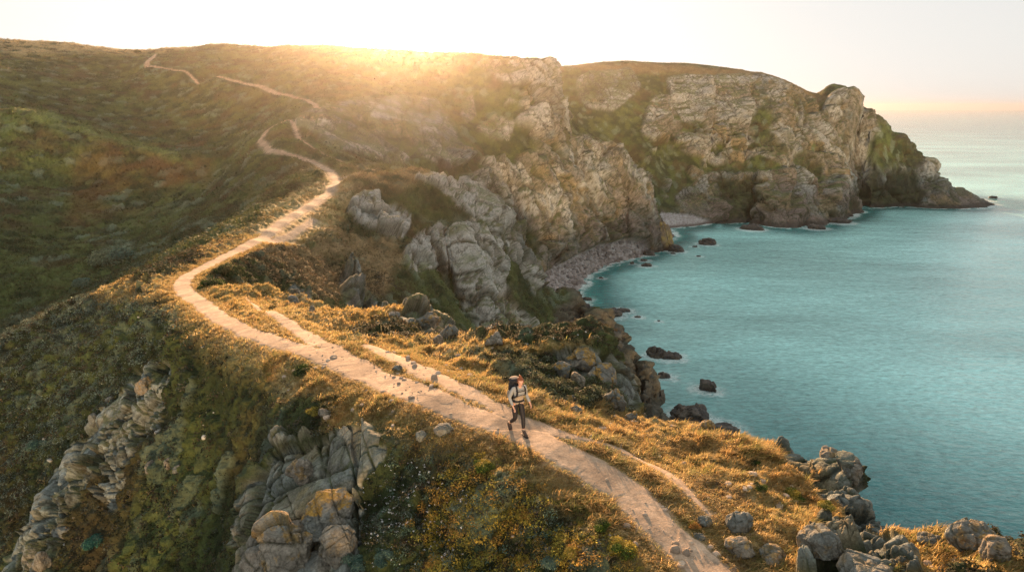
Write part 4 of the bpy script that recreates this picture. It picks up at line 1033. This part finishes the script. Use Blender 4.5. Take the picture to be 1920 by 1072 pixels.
# single bushes: a stem and a crown of leaves
M_bark = attr_mat('bark', fine=((20, .2),), bump=((20, .01),))
def bush(u, v, wpx, label, seed, c1, c2, cat='shrub', name='gorse_bush', flat=.8, nl=420, leafk=.11):
    b0 = ground_at(u, v+wpx*.2)
    if b0 is None: print('NO GROUND', label); return
    dist = math.sqrt(b0[0]**2+b0[1]**2+(CAMZ-b0[2])**2); rad = wpx*dist/FPX/2
    g = np.random.default_rng(seed); n = 9
    a = g.random(n)*6.283; q_ = np.sqrt(g.random(n))*.62
    cen = np.stack([np.cos(a)*q_*rad, np.sin(a)*q_*rad, g.random(n)*rad*.35], 1)
    rr_ = rad*(.34+.28*g.random(n))
    vs_, F, cc = leaves_on(cen, rr_, nl, np.full(n, rad*leafk), g, np.where(g.random((n, 1)) < .5, np.array([c1]), np.array([c2])), flat)
    root = bpy.data.objects.new(name, None); COL.objects.link(root); root.location = tuple(map(float, b0 + np.array([0, 0, .02]))); root.empty_display_size = .2
    tag(root, label, cat)
    mesh_np('leaves', vs_, F, M_leaf, parent=root, attrs={'col': cc})
    # stems fanning from the root into the leaf clumps
    V_, F_ = [], []
    for c_ in cen:
        k0 = len(V_)
        for t, w_ in ((0, .035), (.5, .022), (1, .008)):
            p = c_*t*.9 + np.array([0, 0, rad*.25*t - .05]); 
            for m_ in range(5): V_.append(p + rad*w_*np.array([math.cos(m_*1.2566), math.sin(m_*1.2566), 0]))
        for s in range(2):
            for m_ in range(5): F_.append([k0+s*5+m_, k0+s*5+(m_+1) % 5, k0+s*5+5+(m_+1) % 5, k0+s*5+5+m_])
    mesh_np('stems', np.array(V_), np.array(F_), M_bark, parent=root, attrs={'col': np.tile([.10, .07, .045], (len(V_), 1))})
gr, yl, sg, dk, rs = (.075,.115,.02), (.32,.26,.05), (.13,.20,.15), (.05,.07,.025), (.36,.18,.05)
for b_ in [
 (567, 694, 40, 'round bright green gorse bush at the left edge of the path', gr, dk, 'gorse_bush'),
 (393, 533, 46, 'flat dark green bush inside the bend of the path', gr, dk, 'gorse_bush'),
 (428, 505, 56, 'low brown-green bush beside the track above the path bend', (.11,.10,.04), dk, 'heather_bush'),
 (1168, 1022, 58, 'large green bush with yellow top at the bottom centre next to the path', gr, yl, 'gorse_bush'),
 (1128, 985, 40, 'deep green bush at the path edge above the large green bush', gr, dk, 'gorse_bush'),
 (1030, 1052, 42, 'grey-green sage bush at the bottom edge', sg, sg, 'sage_bush'),
 (925, 935, 34, 'grey-green bush on the slope below the hiker', sg, (.16,.17,.09), 'sage_bush'),
 (980, 965, 30, 'golden yellow tuft bush in the middle of the lower slope', yl, rs, 'gorse_bush'),
 (905, 872, 44, 'dark yellow-green bush on the slope just under the path edge', yl, gr, 'gorse_bush'),
 (592, 772, 34, 'yellow-green cushion bush beside white-flecked stones on the slope', yl, (.17,.16,.06), 'gorse_bush'),
 (1076, 1035, 40, 'rusty brown bush left of the large green bush', rs, yl, 'heather_bush'),
 (670, 1052, 56, 'teal-green bush against the right foot of the foreground crag', (.06,.12,.09), sg, 'sage_bush'),
 (720, 1045, 44, 'dark teal bush a step right of the teal-green one', (.05,.10,.08), sg, 'sage_bush'),
 (1422, 912, 26, 'dark round bush on the golden slope near the sea cliff', dk, gr, 'gorse_bush'),
 (1416, 868, 22, 'small dark bush higher on the golden slope near the sea cliff', dk, gr, 'gorse_bush'),
 (1490, 930, 40, 'yellow gorse hump above the dark rock wall', yl, gr, 'gorse_bush'),
 (1546, 948, 34, 'long yellow-green hump on the edge of the dark rock wall', yl, (.2,.2,.05), 'gorse_bush'),
 (1300, 985, 26, 'mustard-coloured tuft by the right edge of the path', yl, rs, 'gorse_bush'),
 (215, 478, 76, 'big pale grey-green bush on the valley floor', sg, (.17,.21,.13), 'willow_bush'),
 (155, 528, 44, 'pale bush further down the valley left of the big one', sg, (.13,.17,.11), 'willow_bush'),
 (258, 97, 12, 'tiny dark bush on the skyline next to the top of the path', dk, dk, 'gorse_bush'),
 (1175, 119, 10, 'small dark hump of bush on the skyline of the far headland', dk, dk, 'gorse_bush'),
 (70, 830, 44, 'teal-grey bush low on the left slope', (.07,.13,.10), sg, 'sage_bush'),
 (180, 1012, 44, 'bright teal-green bush near the bottom left', (.05,.15,.11), sg, 'sage_bush'),
 (275, 1012, 50, 'dark domed bush in the lower left slope', dk, (.07,.09,.05), 'heather_bush'),
]:
    bush(b_[0], b_[1], b_[2], b_[3], int(b_[0]), b_[4], b_[5], name=b_[6])
print('bushes', round(time.time()-T0, 1))
# ------------------------------------------------------------------ the hiker
def flat_mat(name, colr, rough=.8, noise=.12, sc=60, spec=.3, bumpd=.004):
    m, nt, b, out = mat(name); lk = nt.links.new
    tc = nd(nt, 'TexCoord'); n = inp(nd(nt, 'TexNoise'), Scale=float(sc), Detail=4.); lk(tc.outputs['Object'], n.inputs['Vector'])
    r = inp(nd(nt, 'MapRange'), From_Min=.3, From_Max=.7, To_Min=1-noise, To_Max=1+noise); lk(n.outputs[0], r.inputs['Value'])
    mx = nd(nt, 'MixRGB', blend_type='MULTIPLY'); mx.inputs[0].default_value = 1; mx.inputs[1].default_value = (*colr, 1); lk(r.outputs[0], mx.inputs[2]); lk(mx.outputs[0], b.inputs['Base Color'])
    bp = inp(nd(nt, 'Bump'), Strength=.6, Distance=bumpd); lk(n.outputs[0], bp.inputs['Height']); lk(bp.outputs[0], b.inputs['Normal'])
    inp(b, Roughness=rough); b.inputs['Specular IOR Level'].default_value = spec
    return m
M_skin = flat_mat('skin', (.62, .36, .26), .55, .05); M_top = flat_mat('knit_top', (.30, .32, .33), .9, .12, 40)
M_beige = flat_mat('beige_cloth', (.36, .30, .23), .9, .1, 30); M_legs = flat_mat('black_leggings', (.016, .016, .020), .6, .2, 30)
M_boot = flat_mat('brown_boot', (.10, .068, .050), .75, .2, 30); M_sole = flat_mat('boot_sole', (.03, .028, .026), .8)
M_hair = flat_mat('auburn_hair', (.20, .065, .025), .5, .45, 120); M_pack = flat_mat('black_pack_cloth', (.018, .019, .022), .75, .2, 20)
M_tan = flat_mat('tan_pack_cloth', (.34, .26, .19), .8, .1, 20); M_eye = flat_mat('eye', (.03, .02, .015), .3, .0)
M_lip = flat_mat('lip', (.45, .17, .14), .5, .0)
def skinned(name, verts, edges, radii, material, parent, root=0, sub=2, remesh=None, extra=None):
    me = bpy.data.meshes.new(name); me.from_pydata(verts, edges, []); me.update()
    o = bpy.data.objects.new(name, me); COL.objects.link(o)
    md = o.modifiers.new('skin', 'SKIN'); md.use_smooth_shade = True
    for i, r_ in enumerate(radii):
        sv = me.skin_vertices[0].data[i]; sv.radius = r_ if isinstance(r_, tuple) else (r_, r_); sv.use_root = i == root
    sb = o.modifiers.new('sub', 'SUBSURF'); sb.levels = sb.render_levels = sub
    dg = bpy.context.evaluated_depsgraph_get(); dg.update()
    nm = bpy.data.meshes.new_from_object(o.evaluated_get(dg)); bpy.data.objects.remove(o)
    if extra or remesh:
        bm = bmesh.new(); bm.from_mesh(nm)
        for fn in (extra or []): fn(bm)
        bm.to_mesh(nm); bm.free()
    o2 = bpy.data.objects.new(name, nm); COL.objects.link(o2); o2.data.materials.clear(); o2.data.materials.append(material)
    if remesh:
        rm = o2.modifiers.new('remesh', 'REMESH'); rm.mode = 'VOXEL'; rm.voxel_size = remesh; rm.use_smooth_shade = True
        dg = bpy.context.evaluated_depsgraph_get(); dg.update()
        nm2 = bpy.data.meshes.new_from_object(o2.evaluated_get(dg)); o2.modifiers.clear(); o2.data = nm2
        nm2.materials.clear(); nm2.materials.append(material)
    for p in o2.data.polygons: p.use_smooth = True
    o2.name = name; o2.parent = parent
    return o2
def ell(bm, c, s, rot=None, seg=20, sq=1.0):
    r_ = bmesh.ops.create_uvsphere(bm, u_segments=seg, v_segments=seg//2+2, radius=1)
    for v in r_['verts']:
        q_ = Vector([math.copysign(abs(a)**sq, a) for a in v.co]); q_ = Vector((q_.x*s[0], q_.y*s[1], q_.z*s[2]))
        if rot: q_ = rot @ q_
        v.co = q_ + Vector(c)
    return r_['verts']
def part_from(name, fn, material, parent, smooth=True):
    bm = bmesh.new(); fn(bm); me = bpy.data.meshes.new(name); bm.to_mesh(me); bm.free()
    for p in me.polygons: p.use_smooth = smooth
    me.materials.append(material); o = bpy.data.objects.new(name, me); COL.objects.link(o); o.parent = parent
    return o
fl_ = ground_at(978, 818); fr_ = ground_at(950, 806)
base = (fl_+fr_)/2; print('feet', fl_, fr_)
yaw = math.atan2(2.1, -3.9)     # the way she walks, measured as atan2(x, y)
root = bpy.data.objects.new('person', None); COL.objects.link(root); root.empty_display_size = .3
tag(root, 'woman walking down the path, auburn bun, grey top, black leggings', 'person')
root.rotation_euler = (0, 0, -yaw)
fwd = Vector((math.sin(yaw), math.cos(yaw), 0))
root.location = Vector((float(fl_[0]), float(fl_[1]), float(fl_[2]) + .01)) - fwd*.22
root.scale = (.93,)*3
# joints in body space: x to her right (local +x after turning), y forward, z up
hipL, kneeL, ankL = (-.085, .03, .87), (-.085, .17, .48), (-.085, .20, .10)
hipR, kneeR, ankR = (.085, .01, .87), (.095, .06, .47), (.10, -.27, .205)
pel, wst, che, nck, hd0 = (0, .02, .92), (0, .05, 1.06), (0, .09, 1.25), (0, .12, 1.385), (0, .15, 1.44)
shL, elL, wrL = (-.165, .10, 1.34), (-.235, .05, 1.09), (-.27, .20, .90)
shR, elR, wrR = (.165, .08, 1.34), (.235, -.01, 1.08), (.20, .13, .86)
def vsub(a, b, t): return tuple(a[k]+(b[k]-a[k])*t for k in range(3))
V_ = [pel, wst, che, nck, hd0, hipL, vsub(hipL, kneeL, .5), kneeL, vsub(kneeL, ankL, .4), ankL, hipR, vsub(hipR, kneeR, .5), kneeR, vsub(kneeR, ankR, .4), ankR,
      shL, elL, wrL, shR, elR, wrR]
E_ = [(0,1),(1,2),(2,3),(3,4),(0,5),(5,6),(6,7),(7,8),(8,9),(0,10),(10,11),(11,12),(12,13),(13,14),(2,15),(15,16),(16,17),(2,18),(18,19),(19,20)]
Rd = [(.125,.10),(.105,.085),(.12,.095),.05,.048,.082,.075,.052,.052,.034,.082,.075,.052,.052,.034,.045,.036,.024,.045,.036,.024]
# feet, hands with five fingers
def addv(p, r_, to):
    V_.append(p); Rd.append(r_); E_.append((to, len(V_)-1)); return len(V_)-1
f_ = addv((-.085, .30, .045), .034, 9); addv((-.085, .38, .03), .026, f_)
f_ = addv((.10, -.20, .09), .032, 14); addv((.10, -.15, .03), .025, f_)
def hand(w_i, wr, d, side):
    """palm and five curled fingers; d: unit direction of the hand, side: thumb side"""
    d = Vector(d).normalized(); s = Vector(side).normalized(); nrm_ = d.cross(s)
    w_ = Vector(wr); palm = addv(tuple(w_+d*.055), (.030, .017), w_i)
    for k, (off, ln) in enumerate(((-.027, .052), (-.009, .068), (.009, .074), (.027, .066))):
        a_ = addv(tuple(w_+d*.095+s*off), .0095, palm)
        b__ = addv(tuple(w_+d*(.095+ln*.5)+s*off*1.1+nrm_*.012), .0085, a_)
        addv(tuple(w_+d*(.095+ln*.85)+s*off*1.05+nrm_*.034), .0075, b__)
    t_ = addv(tuple(w_+d*.045+s*.038+nrm_*.004), .011, palm); addv(tuple(w_+d*.085+s*.056+nrm_*.018), .009, t_)
hand(17, wrL, (-.02, .06, -.13), (.2, 1, .3)); hand(20, wrR, (-.04, .06, -.13), (-.1, 1, .3))
HR = Matrix.Rotation(R(-14), 3, 'Z') @ Matrix.Rotation(R(-16), 3, 'X')
hc = Vector((0, .165, 1.545))
def head(bm):
    ell(bm, hc, (.073, .092, .108), HR, 24)
    ell(bm, hc+HR@Vector((0, .035, -.052)), (.052, .052, .062), HR)           # jaw and chin
    ell(bm, hc+HR@Vector((0, .092, -.018)), (.012, .020, .024), HR, 10)        # nose
    ell(bm, hc+HR@Vector((0, .078, .022)), (.046, .016, .012), HR, 12)         # brow
    for s in (-1, 1): ell(bm, hc+HR@Vector((s*.074, -.005, -.012)), (.010, .018, .028), HR, 10)
    ell(bm, hc+HR@Vector((0, .078, -.060)), (.022, .014, .009), HR, 10)        # lips
body = skinned('body', V_, E_, Rd, M_skin, root, 0, 2, .0055, [head])
part_from('hair', lambda bm: [ell(bm, hc+HR@Vector((0, -.032, .022)), (.083, .088, .102), HR, 24), ell(bm, hc+HR@Vector((0, .022, .080)), (.058, .050, .030), HR, 16),
    ell(bm, hc+HR@Vector((0, -.060, .118)), (.040, .040, .040), HR, 14), ell(bm, hc+HR@Vector((.012, -.075, .135)), (.026, .03, .028), HR, 10), ell(bm, hc+HR@Vector((0, -.085, -.06)), (.045, .03, .05), HR, 12),
    ell(bm, hc+HR@Vector((.072, .02, .01)), (.014, .03, .045), HR, 10), ell(bm, hc+HR@Vector((-.072, .02, .01)), (.014, .03, .045), HR, 10)], M_hair, root)
for s in (-1, 1): part_from('eye', lambda bm: ell(bm, hc+HR@Vector((s*.030, .081, .004)), (.011, .007, .006), HR, 10), M_eye, root)
part_from('mouth', lambda bm: ell(bm, hc+HR@Vector((0, .0865, -.060)), (.020, .008, .006), HR, 10), M_lip, root)
# grey top with long sleeves
TV = [(0,.03,.97), wst, che, (0,.115,1.365), shL, vsub(shL, elL, .5), elL, vsub(elL, wrL, .5), vsub(elL, wrL, .93), shR, vsub(shR, elR, .5), elR, vsub(elR, wrR, .5), vsub(elR, wrR, .93)]
skinned('knit_top', TV, [(0,1),(1,2),(2,3),(2,4),(4,5),(5,6),(6,7),(7,8),(2,9),(9,10),(10,11),(11,12),(12,13)],
        [(.135,.112),(.125,.105),(.142,.118),(.070,.062),.066,.058,.050,.044,.036,.066,.058,.050,.044,.036], M_top, root, 1)
skinned('torso_band', [(0,.05,.985),(0,.065,1.06),(0,.09,1.17)], [(0,1),(1,2)], [(.150,.118),(.138,.112),(.150,.120)], M_beige, root, 1)  # beige piece round the lower torso
LV = [(0,.02,.96),(0,.02,.90), hipL, vsub(hipL, kneeL, .5), kneeL, vsub(kneeL, ankL, .45), vsub(kneeL, ankL, .8), hipR, vsub(hipR, kneeR, .5), kneeR, vsub(kneeR, ankR, .45), vsub(kneeR, ankR, .8)]
skinned('leggings', LV, [(0,1),(1,2),(2,3),(3,4),(4,5),(5,6),(1,7),(7,8),(8,9),(9,10),(10,11)],
        [(.130,.105),(.128,.110),.094,.086,.062,.060,.044,.094,.086,.062,.060,.044], M_legs, root, 1)
def boot(ank, toe, ball, parent):
    o = skinned('boot', [vsub(ank, (ank[0], ank[1], ank[2]+.3), .16), ank, vsub(ank, ball, .55), ball, toe], [(0,1),(1,2),(2,3),(3,4)], [.047,.050,.052,.048,.034], M_boot, parent, 1)
    a_, b__ = Vector(ank), Vector(toe); d = (b__-a_); d.normalize()
    return o
bl = boot((-.085,.195,.10), (-.085,.405,.045), (-.085,.33,.052), root); br = boot((.10,-.275,.20), (.10,-.145,.048), (.10,-.185,.085), root)
def sole(c, pitch, parent):
    rt = Matrix.Rotation(pitch, 3, 'X')
    return part_from('sole', lambda bm: ell(bm, c, (.050, .148, .016), rt, 20, .6), M_sole, parent)
sole(Vector((-.085, .285, .014)), 0, bl); sole(Vector((.10, -.235, .085)), R(-52), br)
for par, ank in ((bl, (-.085, .20, .16)), (br, (.10, -.255, .235))):
    part_from('cuff', lambda bm: ell(bm, Vector(ank), (.052, .055, .018), None, 14), M_beige, par)
# backpack: worn, so a thing of its own
pk = bpy.data.objects.new('backpack', None); COL.objects.link(pk); pk.location = root.location; pk.rotation_euler = root.rotation_euler; pk.scale = root.scale
tag(pk, 'large black hiking backpack with a tan lid edge worn by the woman on the path', 'backpack')
RP = Matrix.Rotation(R(-8), 3, 'X')
part_from('pack_body', lambda bm: ell(bm, Vector((.0, -.155, 1.22)), (.165, .125, .285), RP, 28, .62), M_pack, pk)
part_from('lid', lambda bm: ell(bm, Vector((.0, -.135, 1.475)), (.155, .135, .062), RP, 24, .62), M_pack, pk)
part_from('tan_lid_edge', lambda bm: ell(bm, Vector((.0, -.165, 1.515)), (.125, .105, .030), RP, 20, .7), M_tan, pk)
part_from('pocket', lambda bm: ell(bm, Vector((.165, -.15, 1.10)), (.042, .085, .12), RP, 18, .7), M_tan, pk)
part_from('pocket', lambda bm: ell(bm, Vector((-.165, -.15, 1.10)), (.042, .085, .12), RP, 18, .7), M_pack, pk)
part_from('pocket', lambda bm: ell(bm, Vector((0, -.275, 1.14)), (.12, .05, .15), RP, 18, .7), M_pack, pk)
def strap(pts, w_, name='strap', mt=None):
    """a flat webbing band following pts, standing off the body"""
    def fn(bm):
        P_ = [Vector(p) for p in pts]; rows = []
        for i, p in enumerate(P_):
            t = (P_[min(i+1, len(P_)-1)]-P_[max(i-1, 0)]).normalized()
            out_ = Vector((p.x*.6, p.y-.03, 0)).normalized(); side_ = t.cross(out_).normalized()
            rows.append([bm.verts.new(p+side_*w_*a+out_*b_) for a, b_ in ((-1, 0), (1, 0), (1, .010), (-1, .010))])
        for a, b_ in zip(rows[:-1], rows[1:]):
            for k in range(4): bm.faces.new((a[k], a[(k+1) % 4], b_[(k+1) % 4], b_[k]))
        bm.faces.new(rows[0]); bm.faces.new(rows[-1][::-1])
        bmesh.ops.recalc_face_normals(bm, faces=bm.faces)
    return part_from(name, fn, mt or M_pack, pk)
for s in (-1, 1):
    strap([(s*.10, -.05, 1.40), (s*.105, .04, 1.435), (s*.11, .13, 1.415), (s*.118, .195, 1.35), (s*.122, .222, 1.26), (s*.132, .205, 1.16), (s*.160, .10, 1.10), (s*.165, -.05, 1.09)], .024, 'shoulder_strap')
strap([(-.125, .222, 1.29), (-.06, .232, 1.295), (0, .235, 1.297), (.06, .232, 1.295), (.125, .222, 1.29)], .010, 'chest_strap')
ring = [(.162*math.sin(a), .04+.133*math.cos(a), .985) for a in np.linspace(-2.6, 2.6, 17)]
strap(ring, .026, 'hip_belt')
part_from('buckle', lambda bm: ell(bm, Vector((0, .178, .985)), (.030, .012, .022), None, 12, .5), M_pack, pk)
strap([(.03, .178, .97), (.035, .165, .93), (.035, .150, .88)], .010, 'loose_strap')
print('hiker', round(time.time()-T0, 1))
# ------------------------------------------------------------------ camera
cam = bpy.data.cameras.new('camera'); co = bpy.data.objects.new('camera', cam); COL.objects.link(co)
co.location = (0, 0, CAMZ); co.rotation_euler = (math.pi/2-PITCH, 0, 0)
cam.sensor_width = 36; cam.lens = 36*FPX/1920; cam.clip_start = .1; cam.clip_end = 40000
SC.camera = co
# ------------------------------------------------------------------ light
SUN_AZ, SUN_EL = R(-9.0), R(10.5)
sd = Vector((math.sin(SUN_AZ)*math.cos(SUN_EL), math.cos(SUN_AZ)*math.cos(SUN_EL), math.sin(SUN_EL)))
sun = bpy.data.lights.new('sun', 'SUN'); sun.energy = SUN_E; sun.angle = R(.6); sun.color = SUN_C
so = bpy.data.objects.new('sun', sun); COL.objects.link(so); so.rotation_euler = sd.to_track_quat('Z', 'Y').to_euler(); so.location = (-40, 200, 150)
wd = bpy.data.worlds.new('World'); SC.world = wd; wd.use_nodes = True
nt = wd.node_tree; lk = nt.links.new; bg = nt.nodes['Background']
sky = nt.nodes.new('ShaderNodeTexSky'); sky.sky_type = 'NISHITA'; sky.sun_disc = False
sky.sun_elevation = SUN_EL; sky.sun_rotation = SUN_AZ; sky.altitude = 60; sky.air_density = 1.0; sky.dust_density = 2.0; sky.ozone_density = 1.0
bg.inputs['Strength'].default_value = SKY_S; hz_t = (1.04, 1.0, .955)
hs = nt.nodes.new('ShaderNodeHueSaturation'); hs.inputs['Saturation'].default_value = .45; lk(sky.outputs[0], hs.inputs['Color'])
gm = nt.nodes.new('ShaderNodeGamma'); gm.inputs['Gamma'].default_value = SKY_G; lk(hs.outputs[0], gm.inputs['Color'])
# the bright aureole of the low sun where it touches the hill
tc = nt.nodes.new('ShaderNodeTexCoord'); dp = nt.nodes.new('ShaderNodeVectorMath'); dp.operation = 'DOT_PRODUCT'
ga, ge = R(-9.2), R(4.9); dp.inputs[1].default_value = (math.sin(ga)*math.cos(ge), math.cos(ga)*math.cos(ge), math.sin(ge))
nv_ = nt.nodes.new('ShaderNodeVectorMath'); nv_.operation = 'NORMALIZE'; lk(tc.outputs['Generated'], nv_.inputs[0]); lk(nv_.outputs[0], dp.inputs[0])
pw_n = nt.nodes.new('ShaderNodeMath'); pw_n.operation = 'POWER'; lk(dp.outputs['Value'], pw_n.inputs[0]); pw_n.inputs[1].default_value = 3000
ml = nt.nodes.new('ShaderNodeMath'); ml.operation = 'MULTIPLY'; lk(pw_n.outputs[0], ml.inputs[0]); ml.inputs[1].default_value = AUR
mm_ = nt.nodes.new('ShaderNodeMixRGB'); mm_.blend_type = 'ADD'; mm_.inputs[0].default_value = 1; tn = nt.nodes.new('ShaderNodeMixRGB'); tn.blend_type = 'MULTIPLY'; tn.inputs[0].default_value = 1; tn.inputs[2].default_value = (1.0, 1.0, .985, 1); lk(gm.outputs[0], tn.inputs[1]); lk(tn.outputs[0], mm_.inputs[1])
cm = nt.nodes.new('ShaderNodeVectorMath'); cm.operation = 'SCALE'; cm.inputs[0].default_value = (1, .62, .30); lk(ml.outputs[0], cm.inputs['Scale']); lk(cm.outputs[0], mm_.inputs[2])
lk(mm_.outputs[0], bg.inputs['Color'])
# ------------------------------------------------------------------ sea air
if HAZE:
    m = bpy.data.materials.new('haze'); m.use_nodes = True; nt = m.node_tree; nt.nodes.clear()
    out = nt.nodes.new('ShaderNodeOutputMaterial'); pv = nt.nodes.new('ShaderNodeVolumePrincipled')
    pv.inputs['Color'].default_value = (.88, .83, .77, 1); pv.inputs['Density'].default_value = HAZE; pv.inputs['Anisotropy'].default_value = HAZE_G
    nt.links.new(pv.outputs[0], out.inputs['Volume'])
    x, y0, y1, z0, z1 = 14500, -60, 14600, -17, 104
    v = np.array([(a, b_, c_) for a in (-x, x) for b_ in (y0, y1) for c_ in (z0, z1)], np.float32)
    f = np.array([(0,1,3,2),(4,6,7,5),(0,4,5,1),(2,3,7,6),(0,2,6,4),(1,5,7,3)])
    tag(mesh_np('haze', v, f, m, smooth=False), kind='stuff')
vs = SC.view_settings; vs.view_transform = 'Standard'; vs.look = 'None'; vs.gamma = 1; vs.exposure = EXPO
SC.cycles.use_denoising = True; SC.cycles.denoising_prefilter = 'NONE'
SC.cycles.max_bounces = 6; SC.cycles.volume_bounces = 0; SC.cycles.sample_clamp_indirect = 60; SC.cycles.transparent_max_bounces = 8
SC.cycles.use_adaptive_sampling = False
print('done', round(time.time()-T0, 1), 's')
